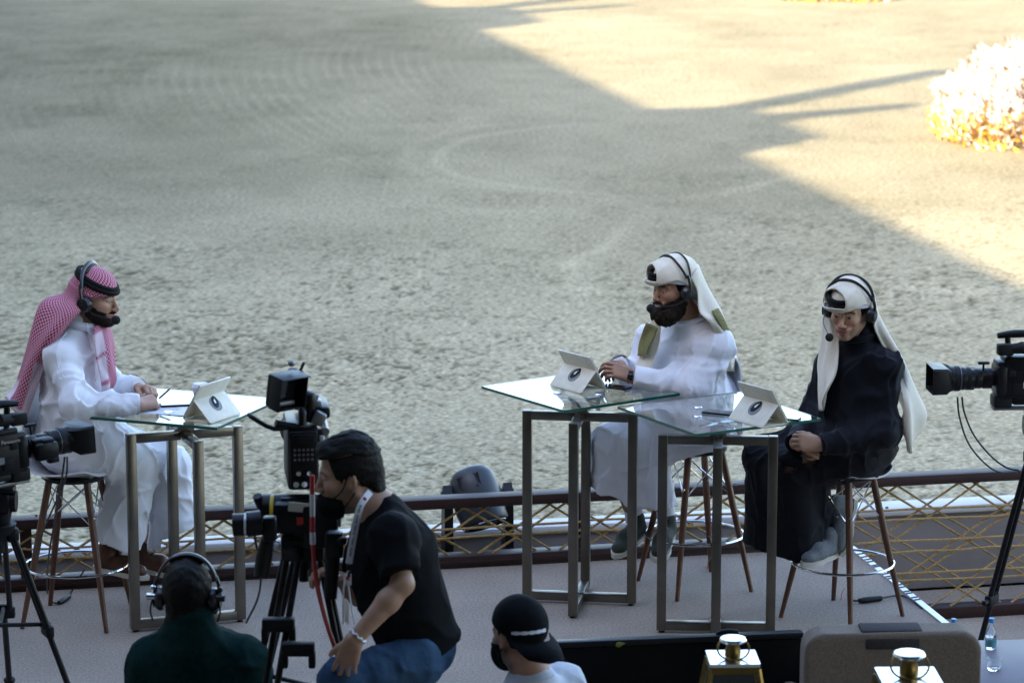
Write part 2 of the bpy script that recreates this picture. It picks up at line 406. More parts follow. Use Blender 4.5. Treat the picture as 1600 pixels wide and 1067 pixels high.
# ---- rope fence
fence = thing('rope_fence', 'low dark timber railing laced with golden rope along the arena edge', 'fence', uv(0, 0, ZF), TH)
FZ = -ZF
def fobj(name, g, m): return obj(name, [(v+V3(0,0,FZ), f) for v, f in (g if isinstance(g, list) else [g])], m, fence)
fobj('bottom_beam', [box(((-6.4+SU)/2, .05, (-.41+.06)/2+.001), (6.4+SU, .10, .47-.002), bev=.008), box(((-6.4+SU)/2, -.004, .028), (6.4+SU-.02, .012, .012))], M_brown)
fobj('bottom_rail', box(((SU+3.6)/2+.002, .05, -.378), (3.6-SU-.004, .10, .06), bev=.006), M_brown)
fobj('top_rail', box(((-6.4+3.6)/2, .055, .327), (10, .105, .05), bev=.006), M_brown)
posts = [.755-1.365*k for k in range(-2, 6)]
for u in posts: fobj('post', box((u, .055, (.302-.409)/2), (.055, .05, .71), bev=.004), M_brown)
def rope(a, b, sag=0.0):
    a = V3(*a); b = V3(*b); m = (a+b)/2-V3(0,0,sag); L = np.linalg.norm(b-a); k = max(3, int(L/.16))
    P = [a+(b-a)*t+V3(0, RNG.uniform(-.002,.002), -sag*4*t*(1-t)+RNG.uniform(-.004,.004)*(0 < t < 1)) for t in np.linspace(0, 1, k)]
    fobj('rope', tube(P, RNG.uniform(.0055,.0068), 6, 2), M_rope)
def bounds(u): return (.062, .301) if u < SU else (-.347, .301)
for k in range(-11, 8):
    u0 = -.52+.43*k
    for sg in (1, -1):
        for du in (-.05, .05):
            uc = u0+du+RNG.uniform(-.012,.012); sl = .64*sg; zc = .155+RNG.uniform(-.01,.01); v = .03 if sg > 0 else .045
            def seg(lo, hi, ulo, uhi):
                ua, ub = sorted([uc+(lo-zc)/sl, uc+(hi-zc)/sl]); ua, ub = max(ua, ulo), min(ub, uhi)
                if ub-ua > .04: rope((ua, v, zc+(ua-uc)*sl), (ub, v, zc+(ub-uc)*sl))
            seg(.060, .303, -6.2, SU); seg(-.349, .303, SU, 3.5)
for a, b in zip(posts[1:], posts[:-1]):
    zs = (.205, .150) if b < SU else (.175, .118, .01, -.04, -.155, -.205)
    for z in zs:
        if a > -6: rope((a, .02, z+RNG.uniform(-.008,.008)), (b, .02, z+RNG.uniform(-.008,.008)), .003)

wall = thing('arena_wall', 'low grey wall with a pale top between the rope fence and the sand', 'wall', uv(0, 0, ZF), TH)
obj('wall_face', box((-1.2, .68, .20), (13, .13, .41)), M_wall, wall, smooth=False)
obj('wall_top', box((-1.2, .68, .4225), (13.02, .17, .042), bev=.008), M_cap, wall)

# ---- grandstand: outside the picture on the left and behind, it throws the big shadow
stand = thing('grandstand', 'tall pale grandstand beside the arena that shades the stage', 'building', (-11.3, 3.5, ZS))
HS = 14.45; ed = unit(V3(-.2, 1, 0)); en = V3(ed[1], -ed[0], 0)          # en points to the arena
M_stand = mat('stand_render', (.42,.38,.32), .8, var=.1, vscale=.6)
Mst = np.stack([ed, -en, V3(0,0,1)], 1)
obj('wall', xf(box((0, 10, HS/2-.4), (260, 14, HS-.8)), Mst), M_stand, stand, smooth=False)
obj('roof', xf(box((0, 8.5, HS-.2), (262, 17, .4)), Mst), M_stand, stand, smooth=False)
for k in range(-3, 6):
    s = 9.7+15.6*k
    obj('roof_turret', xf(box((s, 1.0, HS+.475), (3.2, 2.0, .95)), Mst), M_stand, stand, smooth=False)
    obj('mast', xf(cyl((s+1.4, .2, HS+.9), (s+1.4, .2, HS+3.9), .30, .24, 8), Mst), M_stand, stand)
    obj('mast', xf(cyl((s+.35, .1, HS+.9), (s-.2, -.45, HS+2.15), .30, .16, 8), Mst), M_stand, stand)
    for j in range(4):
        obj('window', xf(box((s, 2.96, 2.2+j*3.1), (9, .12, 1.5)), Mst), M_screen, stand, smooth=False)

# unseen canopy added over the camera, sized to keep all near sides dark
cano = thing('shade_canopy', 'unseen dark canopy added to shade the near side of the stage', 'canopy', (0, -4, ZF))
M_cano = mat('canopy_underside', (.06,.058,.055), .8, var=.1, vscale=.8)
obj('canopy_roof', box((0, -.4, 8.0), (44, 26.2, .3)), M_cano, cano, smooth=False)
obj('back_wall', box((0, -13.4, 3.9), (44, .3, 7.8)), M_cano, cano, smooth=False)
for x in (-21, -7, 7, 21): obj('column', box((x, -12.9, 3.9), (.5, .5, 7.8)), M_cano, cano, smooth=False)
for k in range(7): obj('roof_beam', box((-21+7*k, -.4, 7.7), (.3, 25.8, .3)), M_cano, cano, smooth=False)

# ---- flower beds out on the sunlit sand
M_leafw = mat('pale_flowers', (.64,.54,.48), .75, var=.25, vscale=3); M_leafo = mat('golden_flowers', (.62,.33,.04), .7, var=.35, vscale=5); M_leafd = mat('brown_stems', (.10,.06,.03), .8)
def bush(label, c, rx, ry, rz, n, sz):
    b = thing('flower_bush', label, 'bush', c); P = {0: [], 1: [], 2: []}
    for i in range(n):
        a = RNG.rand()*2*math.pi; t = math.acos(RNG.rand()*.98); rr = .78+.30*RNG.rand()
        lump = 1+.16*vn(np.array([[math.cos(a)*2.2+c[0], math.sin(a)*2.2, t*2.4]]))[0]+.10*vn(np.array([[math.cos(a)*6+c[0], math.sin(a)*6, t*5]]))[0]
        dd = V3(math.sin(t)*math.cos(a), math.sin(t)*math.sin(a), math.cos(t)); dd /= (np.abs(dd)**3.4).sum()**(1/3.4); p = dd*V3(rx, ry, rz)*rr*lump; p[2] += .03
        k = (1 if p[2]/rz < .20+.32*RNG.rand() and RNG.rand() < .62 else 0)
        if RNG.rand() < .10 or lump*rr < .80: k = 2
        u = unit(RNG.randn(3)*.55+unit(p)*.5+V3(0,0,.8)); N = unit(np.cross(u, RNG.randn(3))); v = np.cross(N, u); s = sz*(.6+.8*RNG.rand())
        P[k].append(np.array([p-u*s*.7, p+v*s*.22+N*s*.10, p+u*s*.9, p-v*s*.22+N*s*.07]))
    for k, (nm, m) in enumerate((('pale_blossom', M_leafw), ('golden_blossom', M_leafo), ('stem', M_leafd))):
        if P[k]:
            v = np.concatenate(P[k]); q = np.arange(len(v)).reshape(-1, 4); o = obj(nm, (v, q), m, b, smooth=False); o['kind'] = 'stuff'
    obj('mound', xf(ball((0,0,0), (rx*.80, ry*.80, rz*.80), 12)), M_leafd, b)
bush('big sunlit mound of white and golden flowers at the edge of the shadow', (7.05, 35.4, ZS), 1.95, 1.75, 1.0, 22000, .07)
bush('far strip of golden flowers on the sunlit sand', (5.75, 55.6, ZS), 1.0, 1.1, .5, 2200, .15)

# ------------------------------------------------------------------ bar tables
def bar_table(label, c, rg, rb):
    t = thing('bar_table', label, 'table', c, 0, 'glass bar tables on the stage')
    Mg, Mb = rot('Z', rg), rot('Z', rb); s, h = .33, .27
    v = np.array([(-s,-s),(s,-s),(s,s),(-s,s)])*.994
    o = obj('glass_top', xf(prism(v, 1.018, 1.030), Mg), M_glass, t, smooth=False)
    for k in range(4):
        a = math.pi/2*k; obj('glass_edge', xf(box((s-.0004, 0, 1.024), (.004, 2*s, .0124)), Mg@rot('Z', a)), M_glassedge, t, smooth=False)
    ht, tw = .925, .043
    for k in range(2):
        Mk = Mb@rot('Z', k*math.pi/2); e = .0 if k == 0 else .0015
        for sg in (1, -1):
            obj('leg', xf(box((sg*(h-tw/2), 0, ht/2+.006), (tw+e, tw, ht-.012+e), bev=.003), Mk), M_steel, t)
            obj('top_bar', xf(box((sg*(h-tw)/2+sg*.01, 0, ht-tw/2), (h-tw-.022, tw-.002, tw-.002-e), bev=.003), Mk), M_steel, t)
            obj('foot_bar', xf(box((sg*(h-tw)/2+sg*.0115, 0, .012+tw/2), (h-tw-.0225, tw-.002, tw-.002-e), bev=.003), Mk), M_steel, t)
            obj('foot_glide', xf(cyl((sg*(h-.024), 0, 0), (sg*(h-.024), 0, .008), .016, .012, 12), Mk), M_rubber, t)
    obj('hub', xf(box((0,0,.947), (.075,.075,.046), bev=.004), Mb), M_steel, t); obj('foot_hub', xf(box((0,0,.035), (.05,.05,.047), bev=.002), Mb), M_steel, t)
    for k in range(4):
        a = math.pi/4+k*math.pi/2; d = V3(math.cos(a), math.sin(a), 0)*.135
        obj('standoff', [xf(cyl(d+V3(0,0,.955), d+V3(0,0,1.0175), .011, n=12), Mb), xf(cyl((0,0,.968), d+V3(0,0,.968), .010, n=8), Mb)], M_chrome, t)
        obj('clamp_disc', xf(lathe([(.019,1.0305),(.021,1.032),(.018,1.036),(.0001,1.037)], 18, d), Mb), M_chrome, t)
    return t
TA, TB, TC = V3(-1.49, 13.64, 0), V3(.318, 14.03, 0), V3(.93, 13.53, 0)
bar_table('glass topped steel bar table by the man in the red checked headscarf', TA, R_(-21), R_(20))
bar_table('glass topped steel bar table in front of the long bearded man', TB, R_(35), R_(-8))
bar_table('glass topped steel bar table beside the man in the navy robe', TC, R_(29), R_(-4))
ZT = 1.0305

def tablet(label, px, py, ang):
    p = at(px, py, Z=ZT); t = thing('tablet', label, 'tablet', p, ang, 'cream cased tablets on the bar tables')   # +x: the back, -x: the screen
    wd = .242
    def plate(x0, z0, x1, z1, th, w_=wd, off=0): return box(((x0+x1)/2, 0, (z0+z1)/2), (math.hypot(x1-x0, z1-z0), w_, th), rot('Y', -math.atan2(z1-z0, x1-x0)), bev=.0035)
    obj('case_back', plate(-.078, .006, .016, .166, .009), M_case, t)
    obj('screen', plate(-.0835, .012, .0085, .1655, .004, wd-.012), M_screen, t)
    f0, f1 = V3(.066, 0, .004), V3(-.022, 0, .098); d = unit(f1-f0); n = V3(d[2], 0, -d[0]); n = n if n[0] > 0 else -n
    obj('stand_flap', plate(f0[0], f0[2], f1[0], f1[2], .005), M_case, t)
    obj('base_flap', box((-.004, 0, .0025), (.145, wd-.01, .004), bev=.0015), M_case, t)
    Mf = np.stack([V3(0,1,0), d, n], 1)
    if Mf is not None and np.linalg.det(Mf) < 0: Mf[:, 0] *= -1
    c = f0+d*.078+n*.0028
    hole = [(.036*math.cos(a), .036*math.sin(a)) for a in np.linspace(0, 2*math.pi, 28, endpoint=False)]
    obj('turning_disc', prism(hole, 0, .0016, Mf, c), M_greyd, t, smooth=False)
    lens = [(.020*math.cos(a)+.004, .033*math.sin(a)) for a in np.linspace(0, 2*math.pi, 24, endpoint=False)]
    Ml = Mf@rot('Z', R_(-30))
    sgn = 1 if Mf[1, 0] > 0 else -1
    obj('dark_window', [xf((np.asarray(prism(lens, .0018, .0032)[0]), prism(lens, .0018, .0032)[1]), Ml, c+d*.012)], M_black2, t, smooth=False)
    bite = [(.0065*math.cos(a)*(.7 if abs(a-.4) < .5 else 1)+.004, .0115*math.sin(a)) for a in np.linspace(-math.pi, math.pi, 24, endpoint=False)]
    obj('emblem', [prism(bite, .0034, .0042, Ml, c+d*.014), prism([(.004,.013),(.007,.017),(.005,.018),(.003,.015)], .0034, .0042, Ml, c+d*.014)], M_white, t, smooth=False)
    return t
tablet('cream cased tablet beside the paper cup on the glass table', 333, 652, R_(-29))
tablet('cream cased tablet under the hands of the long bearded man', 901, 606, R_(180+37))
tablet('cream cased tablet nearest the man in the navy robe', 1183, 659, R_(180+35))

def phone(label, px, py, ang, z=ZT, L=.145, wd=.072, lab='smartphone'):
    p = at(px, py, Z=z); t = thing(lab, label, 'phone', p, ang)
    obj('case', box((0,0,.0045), (L, wd, .008), bev=.003), M_black, t); obj('screen', box((0,0,.0088), (L-.008, wd-.008, .001)), M_screen, t, smooth=False)
phone('dark smartphone lying on the papers on the glass table', 275, 633, R_(12), ZT+.004)
phone('dark smartphone between the cream tablet and the bearded man', 962, 606, R_(-35))
phone('black smartphone left of the cream tablet by the navy robed man', 1124, 646, R_(-28))
phone('black phone right behind the tablet by the navy robed man', 1228, 655, R_(-24), L=.13, wd=.05)
p = at(255, 640, Z=ZT); t = thing('paper_sheets', 'loose white papers under the smartphone', 'papers', p, R_(-15))
obj('sheet', box((0,0,.0008), (.29,.20,.0012), rot('Z', .1)), M_paper, t, smooth=False); obj('sheet', box((.015,.01,.0024), (.28,.20,.0012), rot('Z', -.12)), M_paper, t, smooth=False)
obj('printed_line', [box((-.02, -.06+.022*k, .0033), (.2-.05*(k % 3 == 2), .004, .0003), rot('Z', -.12)) for k in range(6)], M_greyd, t, smooth=False)
p = at(314, 631, Z=ZT); t = thing('paper_cup', 'white lidded paper cup with a blue sleeve', 'cup', p)
obj('cup_body', lathe([(.026,0),(.037,.078)], 24), M_navyb, t); obj('lid', lathe([(.038,.072),(.040,.076),(.040,.082),(.037,.085),(.035,.094),(.033,.096),(.0001,.095)], 24), M_paper, t)
obj('cup_rim', lathe([(.0355,.055),(.0378,.072)], 24), M_paper, t)

# ------------------------------------------------------------------ stools
def bar_stool():
    t = thing('bar_stool', '', 'stool', (0,0,0), 0, 'white bar stools with walnut legs')
    for k in range(4):
        a = math.pi/2*k; d = V3(math.cos(a), math.sin(a), 0)
        obj('leg', [tube([d*.125+V3(0,0,.685), d*.20+V3(0,0,.36), d*.285], [.0165,.0165,.0105], 12, 1)], M_wood, t)
        e = V3(math.cos(a+math.pi/2), math.sin(a+math.pi/2), 0)
        for z0, z1 in ((.66,.47),(.47,.66)):
            pa = d*(.125+.16*(.685-z0)/.685)+V3(0,0,z0); pb = e*(.125+.16*(.685-z1)/.685)+V3(0,0,z1); obj('brace_wire', cyl(pa, pb, .0035, n=6), M_chrome, t)
        obj('bolt', cyl(d*.205+V3(0,0,.52), d*.192+V3(0,0,.52), .006, n=8), M_chrome, t)
    obj('foot_ring', tube([V3(.236*math.cos(a), .236*math.sin(a), .262) for a in np.linspace(0, 2*math.pi, 40, endpoint=False)], .0065, 8, 1, closed=True), M_chrome, t)
    obj('seat_plate', lathe([(.14,.672),(.15,.68),(.15,.69),(.0001,.692)], 20), M_black, t)
    prof = [(.21,.715,.15),(.19,.728,.185),(.10,.715,.205),(0,.702,.21),(-.10,.706,.21),(-.17,.735,.20),(-.205,.80,.195),(-.228,.93,.185),(-.245,1.08,.155),(-.248,1.13,.11)]
    rows = []
    for x, z, hw in prof:
        cu = .035 if z < .74 else .05
        rows.append([V3(x+(0 if z < .74 else cu*s*s), s*hw, z+(cu*s*s if z < .74 else 0)) for s in np.linspace(-1, 1, 7)])
    sh = obj('seat_shell', loft(rows, 4, 3, .008), M_seat, t); sh.scale = (.86,.90,1); sh.location = (-.012, 0, -.012)
    return t
SA, SB, SC = V3(-2.015, 13.76, 0), V3(.88, 14.33, 0), V3(1.535, 13.80, 0)
s0 = bar_stool(); s0['label'] = 'bar stool under the man in the red checked headscarf'
s1 = dup(s0, SB, 0, 'bar stool under the long bearded man'); s2 = dup(s0, SC, 0, 'bar stool under the man in the navy robe'); s0.location = SA
for s, legs, face in ((s0, 35, -22), (s1, -20, 213), (s2, 2, 222)):
    s.rotation_euler = (0, 0, R_(legs))
    for ch in s.children:
        if ch.name.startswith('seat_shell'):
            ch.rotation_euler = (0, 0, R_(face-legs))
            if s is s2: ch.scale = (.74, .80, .96); ch.location = (.02, .02, -.02)

# ------------------------------------------------------------------ moving head stage light behind the fence
Lb = at(746, 800, Y=15.08); Lb[2] = ZF
lt = thing('moving_head_light', 'blue grey moving stage light standing behind the rope fence', 'stage light', Lb, TH)
obj('base', [box((0,0,.17), (.33,.25,.32), bev=.012), box((0,-.05,.335), (.16,.1,.01))], M_black, lt)
obj('display', box((0.0,-.07,.342), (.10,.05,.004)), M_alum, lt, smooth=False)
for sg in (-1, 1):
    obj('yoke_arm', [prism([(-.055,.33),(.055,.33),(.045,.60),(.035,.70),(.0,.735),(-.035,.70),(-.045,.60)], sg*.155-.022, sg*.155+.022, np.array([[0,0,1],[1,0,0],[0,1,0]], float)), cyl((sg*.125,0,.675), (sg*.185,0,.675), .03, n=16)], M_black, lt)
ax = unit(V3(.20, -.42, -.88)); Mh = np.stack([unit(np.cross(V3(0,1,.3), ax)), np.cross(ax, unit(np.cross(V3(0,1,.3), ax))), ax], 1)
hc = V3(0, 0, .665)
obj('head', lathe([(.0001,-.165),(.05,-.160),(.09,-.142),(.113,-.11),(.124,-.06),(.128,0),(.128,.06),(.122,.10),(.124,.13),(.118,.14)], 32, hc, Mh), M_ltblue, lt)
obj('lens', [lathe([(.112,.138),(.116,.150),(.105,.152),(.095,.140),(.06,.147),(.0001,.150)], 28, hc, Mh)], M_screen, lt)
for sg in (-.055, .055):
    a = -1.35+sg*8; obj('vent_slot', xf(box((.119*math.cos(a), .119*math.sin(a), -.075), (.012,.012,.06)), Mh, hc), M_black2, lt)
obj('hatch', [xf(tube([V3(r*math.cos(a), r*math.sin(a), z) for a, z, r in ((-1.7,-.105,.115),(-1.0,-.105,.115),(-1.0,-.04,.127),(-1.7,-.04,.127))], .003, 6, 1, closed=True), Mh, hc)], M_black, lt)

# ------------------------------------------------------------------ broadcast cameras and tripods
def broadcast_camera(label, loc, yaw, tilt, side, monitor=False, text=None, lift=0):
    t = thing('broadcast_camera', label, 'video camera', loc, 0, 'broadcast cameras around the stage'); t.rotation_euler = (0, -tilt, yaw)
    obj('body', [box((-.155,0,.115), (.31,.112,.17), bev=.012), box((-.15,0,.205), (.24,.10,.03), bev=.01), box((-.15, side*.058, .10), (.22,.012,.115), bev=.004), box((-.36,0,.11), (.09,.10,.13), bev=.01), box((-.02,0,.115), (.05,.135,.135), bev=.015)], M_black, t)
    obj('side_panel', [box((-.20, side*.066, .13), (.13,.006,.06), bev=.002), box((-.09, side*.066, .08), (.05,.006,.05), bev=.002), box((-.06, side*.066, .15), (.03,.008,.03), bev=.002)], M_black2, t)
    obj('data_plate', box((-.135, side*.0705, .098), (.05,.003,.028)), M_label if side > 0 else M_greyd, t, smooth=False)
    obj('shoulder_pad', [box((-.17,0,.02), (.2,.09,.035), bev=.012), box((-.03,0,.018), (.08,.1,.055), bev=.01)], M_rubber, t)
    obj('mount_plate', [box((-.16,0,-.014), (.34,.07,.014), bev=.003)], M_grey, t)
    obj('handle', [tube([(-.30,0,.30),(-.2,0,.312),(-.08,0,.314),(-.005,0,.306)], [.014,.017,.018,.013], 10, 4), cyl((-.28,0,.21), (-.29,0,.30), .014), cyl((-.06,0,.21), (-.05,0,.305), .013)], M_black, t)
    obj('viewfinder', [box((-.03, side*.05, .255), (.07,.05,.05), bev=.008), cyl((-.03, side*.05, .255), (-.11, side*.06, .262), .021, .026), tube([(-.02,side*.02,.23),(0,side*.04,.25),(0,side*.05,.27)], .006)], M_black2, t)
    obj('handle_cable', [tube([(-.05,side*.03,.235),(-.1,side*.05,.285),(-.17,side*.04,.25),(-.23,side*.03,.22)], .0035), tube([(-.06,-side*.02,.235),(-.12,side*.03,.27),(-.2,side*.02,.24)], .0035)], M_cable, t)
    X = np.array([[0,0,1],[0,1,0],[-1,0,0]], float)            # lathe z -> +x
    zc = .118
    ln = obj('lens', [lathe([(.034,0),(.036,.012),(.046,.014),(.046,.05),(.042,.056),(.045,.06),(.045,.085),(.041,.09),(.043,.095),(.049,.13),(.051,.135),(.051,.15),(.049,.152),(.054,.18),(.057,.20)], 26, (.005,0,zc), X)], M_black, t)
    obj('focus_ring', [lathe([(.0475,.106),(.0495,.107),(.0495,.124),(.0475,.125)], 26, (.005,0,zc), X), lathe([(.052,.155),(.0555,.156),(.0555,.176),(.053,.177)], 26, (.005,0,zc), X)], M_rubber, ln)
    obj('lens_ring', lathe([(.0515,.1505),(.0525,.151),(.0525,.1535),(.0515,.154)], 26, (.005,0,zc), X), M_grey, ln)
    hp = [(-.075,-.058),(.075,-.058),(.082,-.05),(.082,.05),(.075,.058),(-.075,.058),(-.082,.05),(-.082,-.05)]
    hb = [(.058*math.cos(a), .055*math.sin(a)) for a in np.linspace(0, 2*math.pi, 8, endpoint=False)+math.atan2(-.058,-.075)]
    n8 = 8; xs = [.19, .215, .285]; v = []
    for x, pl_, sc in ((.19, hb, 1), (.225, hp, .97), (.29, hp, 1), (.29, hp, .9), (.225, hp, .85)): v += [(x, a*sc, b*sc+zc) for a, b in pl_]
    f = [(i*8+k, i*8+(k+1) % 8, (i+1)*8+(k+1) % 8, (i+1)*8+k) for i in range(4) for k in range(8)]
    obj('lens_hood', (np.array(v), f), M_black, t)
    obj('front_glass', lathe([(.052,.20),(.04,.207),(.0001,.211)], 24, (.005,0,zc), X), M_screen, t)
    gs = 1
    obj('zoom_grip', [xf(box((.075, -.068, zc-.012), (.105,.05,.075), bev=.018)), box((.07,-.045,zc+.02), (.09,.05,.04), bev=.012), box((.10,-.07,zc-.05), (.05,.035,.03), bev=.008), box((.06,-.096,zc), (.06,.006,.05), bev=.003)], M_black, t)
    obj('rocker', box((.085,-.07,zc+.03), (.05,.02,.014), bev=.005), M_rubber, t)
    obj('lever', [cyl((.06,0.03,zc+.04), (.062,.045,zc+.075), .005), box((.062,.045,zc+.077), (.05,.022,.012), bev=.004)], M_black2, t)
    if text:
        cu = bpy.data.curves.new('lettering', 'FONT'); cu.body = text; cu.size = .021; cu.extrude = .0006; cu.align_x = 'CENTER'
        tmp = bpy.data.objects.new('tmp', cu); COL.objects.link(tmp); dg = bpy.context.evaluated_depsgraph_get(); me = bpy.data.meshes.new_from_object(tmp.evaluated_get(dg)); bpy.data.objects.remove(tmp)
        me.materials.clear(); me.materials.append(M_label); o = bpy.data.objects.new('lettering', me); COL.objects.link(o); o.parent = t
        o.location = (-.075, side*.0685, .165); o.rotation_euler = (math.pi/2, 0, 0 if side < 0 else math.pi)
    return t
def tripod(label, apex, feet, spread_z=.35, bowl=.07, group='camera tripods'):
    t = thing('tripod', label, 'tripod', (apex[0], apex[1], min(f[2] for f in feet)), 0, group); A = V3(*apex)
    kw = dict(parent=t, world=True)
    obj('fluid_head', [cyl(A+V3(0,0,.0), A+V3(0,0,.05), bowl*.8, bowl*.95, 20), box(A+V3(0,0,.09), (.13,.11,.09), bev=.02), cyl(A+V3(-.085,0,.095), A+V3(.085,0,.095), .045, n=20), box(A+V3(0,0,.146), (.16,.08,.02), bev=.004)], M_black, **kw)
    obj('bowl', [lathe([(.03,-.12),(.035,-.06),(bowl,-.03),(bowl+.012,.0)], 20, A), cyl(A-V3(0,0,.17), A-V3(0,0,.1), .018)], M_black2, **kw)
    for f in feet:
        f = V3(*f); d = unit(f-A); hz = unit(V3(d[0], d[1], 0)); sd = np.cross(V3(0,0,1), hz); top = A+hz*(bowl*.8)-V3(0,0,.03); L = np.linalg.norm(f-top); dd = unit(f-top)
        g = [box(top+dd*.02, (.05,.075,.06), frame(hz), bev=.012)]
        for s in (-.026, .026):
            g.append(cyl(top+sd*s+dd*.02, top+sd*s+dd*L*.55, .0125, n=10)); 
        lg = obj('leg', g, M_black, **kw)
        obj('clamp', [xf(box((0,0,0), (.035,.095,.05), bev=.01), frame(hz), top+dd*L*.53), cyl(top+dd*L*.53+hz*.01+sd*.05, top+dd*L*.53+hz*.02+sd*.085, .012)], M_black2, lg, world=False) if False else obj('clamp', [xf(box((0,0,0), (.035,.095,.05), bev=.01), frame(hz), top+dd*L*.53), cyl(top+dd*L*.53+sd*.05, top+dd*L*.53+sd*.085, .011)], M_black2, **kw)
        obj('lower_tube', [cyl(top+dd*L*.5, f-dd*.02, .0135, n=10)], M_black, **kw)
        obj('rubber_foot', [ball(f+V3(0,0,.018), (.026,.026,.018), 8)], M_rubber, **kw)
        c = A*1; 
        if spread_z:
            q = top+dd*((top[2]-(t.location[2]+spread_z))/-dd[2]); c = V3(A[0], A[1], q[2]+.02)
            obj('spreader_arm', [cyl(q, c, .009, n=8), box(q, (.03,.06,.03), frame(hz), bev=.006)], M_black2, **kw)
    return t
camA = at(38, 748, Y=12.2); camA[2] += .012
broadcast_camera('black broadcast camera at the far left pointing at the stage', camA, R_(33), R_(3), -1, text='Panasonic')
aA = V3(camA[0]-.11, camA[1]-.06, camA[2]-.185)
tripod('camera tripod in the bottom left corner', aA, [(-1.80,12.28,0), (-2.17,12.75,0), (-2.45,11.93,0)], .42)
camC = at(1553, 642, Y=13.2); camC[2] += .03
broadcast_camera('black broadcast camera behind the navy robed man pointing left', camC, R_(180+4), R_(0), 1)
aC = V3(camC[0]+.22, camC[1]+.015, camC[2]-.19)
tripod('black camera tripod beside the rope fence on the right', aC, [(2.03,13.42,ZF), (2.75,13.9,ZF), (2.75,12.75,ZF)], .0, .06)

# centre camera, seen from behind, on its big twin-tube tripod
YC = 10.95
cB = at(474, 772, Y=YC+.12)
bc = thing('studio_camera', 'broadcast camera with tall monitor beside the masked operator', 'video camera', cB, R_(97), 'broadcast cameras around the stage')   # +x away from us
def cobj(n, g, m, par=None): return obj(n, g, m, par or bc)
cobj('body', [box((.13,0,.14), (.32,.115,.235), bev=.012), box((.0,.0,.10), (.08,.10,.15), bev=.01)], M_black)
cobj('rear_panel', [box((-.045,.0,.165), (.02,.100,.165), bev=.004), box((-.06,.0,.225), (.012,.082,.03), bev=.003)], M_black2)
cobj('button', [box((-.058, -.032+.016*k, .145+.018*j), (.007,.009,.008)) for k in range(5) for j in range(3)], M_grey)
cobj('connector', [cyl((-.05,-.03+.03*k,.055), (-.075,-.03+.03*k,.055), .011, n=12) for k in range(3)]+[cyl((-.05,-.02+.04*k,.095), (-.07,-.02+.04*k,.095), .009, n=12) for k in range(2)], M_chrome)
cobj('handle', [tube([(-.02,0,.265),(.0,0,.315),(.1,0,.325),(.26,0,.30),(.28,0,.265)], .016, 10, 5), box((.12,-.075,.30), (.2,.06,.045), bev=.012)], M_black)
cobj('lens', [xf(lathe([(.045,0),(.045,.1),(.05,.2),(.06,.22),(.06,.28)], 22), np.array([[0,0,1],[0,1,0],[-1,0,0]], float), (.29,0,.13))], M_black)
cobj('microphone', [cyl((-.02,-.085,.24), (.2,-.085,.25), .014, n=12), cyl((-.0,-.085,.16), (-.0,-.085,.24), .012, n=10), box((.02,-.075,.215), (.05,.03,.06), bev=.006)], M_grey)
cobj('silver_fitting', box((.01,-.062,.285), (.05,.045,.05), rot('X', .5), bev=.008), M_grey); cobj('silver_clip', box((-.02,-.07,.20), (.03,.02,.05), bev=.004), M_alum)
# viewfinder monitor on a post, hooded
mo = np.array([0, 0, 0.])
mp = at(447, 610, Y=YC+.05)-cB; mp = np.array(Matrix.Rotation(-R_(97), 3, 'Z'))@mp
Mm = rot('Z', R_(38))@rot('Y', R_(-10))                  # local -x is the screen side
def mb(c, s, bev=.004): return xf(box(np.array(c)*.86, np.array(s)*.86, bev=bev), Mm, mp)
vf = cobj('monitor', [mb((.03,0,0), (.035,.145,.145), .008), mb((.055,0,.01), (.03,.09,.09), .01)], M_black)
obj('monitor_hood', [mb((-.02,0,.073), (.09,.152,.005), .001), mb((-.015,.0735,0), (.07,.005,.145), .001), mb((-.015,-.0735,0), (.07,.005,.145), .001), mb((-.01,0,-.073), (.06,.148,.005), .001)], M_black, vf)
obj('screen', [mb((.011,0,.004), (.003,.125,.10), .0005)], M_screen, vf)
obj('chin_bar', [mb((-.005,0,-.055), (.02,.09,.018), .004)], M_grey, vf)
obj('hood_top_light', [xf(ball((.03,-.04,.09), (.014,.014,.012), 8), Mm, mp)], M_grey, vf)
cobj('monitor_post', [tube([mp+Mm@V3(.055,-.075,.05), mp+Mm@V3(.06,-.085,-.06), V3(.03,-.03,.36), V3(.03,-.02,.27)], [.02,.022,.026,.024], 10, 4), cyl(mp+Mm@V3(.05,-.05,.02), mp+Mm@V3(.05,-.11,.02), .028, n=14), cyl(mp+Mm@V3(.05,-.10,.03), mp+Mm@V3(.05,-.12,.075), .006, n=6)], M_black)
hb0 = V3(.0, .03, .262)
cobj('monitor_bracket', [tube([hb0, hb0+V3(-.03,.075,-.005), hb0+V3(-.02,.15,.035), hb0+V3(0,.165,.045)], .009, 8, 3), cyl(hb0+V3(0,-.02,-.01), hb0+V3(-.02,.07,.015), .014)], M_black)
cobj('lens_knob', [cyl((.05,-.06,.35), (.05,-.02,.365), .016, n=16), box((.06,-.05,.33), (.06,.05,.03), bev=.008)], M_grey)
ap = at(474, 838, Y=YC+.12)
tp = tripod('twin tube camera tripod beside the masked operator', ap, [(ap[0]-.21, ap[1]-.36, 0), (ap[0]-.30, ap[1]+.33, 0), (ap[0]+.26, ap[1]-.05, 0)], .50, .075)
kw = dict(parent=tp, world=True)
obj('pan_head', [box(ap+V3(0,0,.085), (.24,.16,.12), bev=.025), cyl(ap+V3(-.15,0,.10), ap+V3(.14,0,.10), .062, n=22), box(ap+V3(0,-.0,-.03), (.16,.13,.10), bev=.012), box(ap+V3(.07,-.09,.06), (.13,.03,.16), bev=.012)], M_black, **kw)
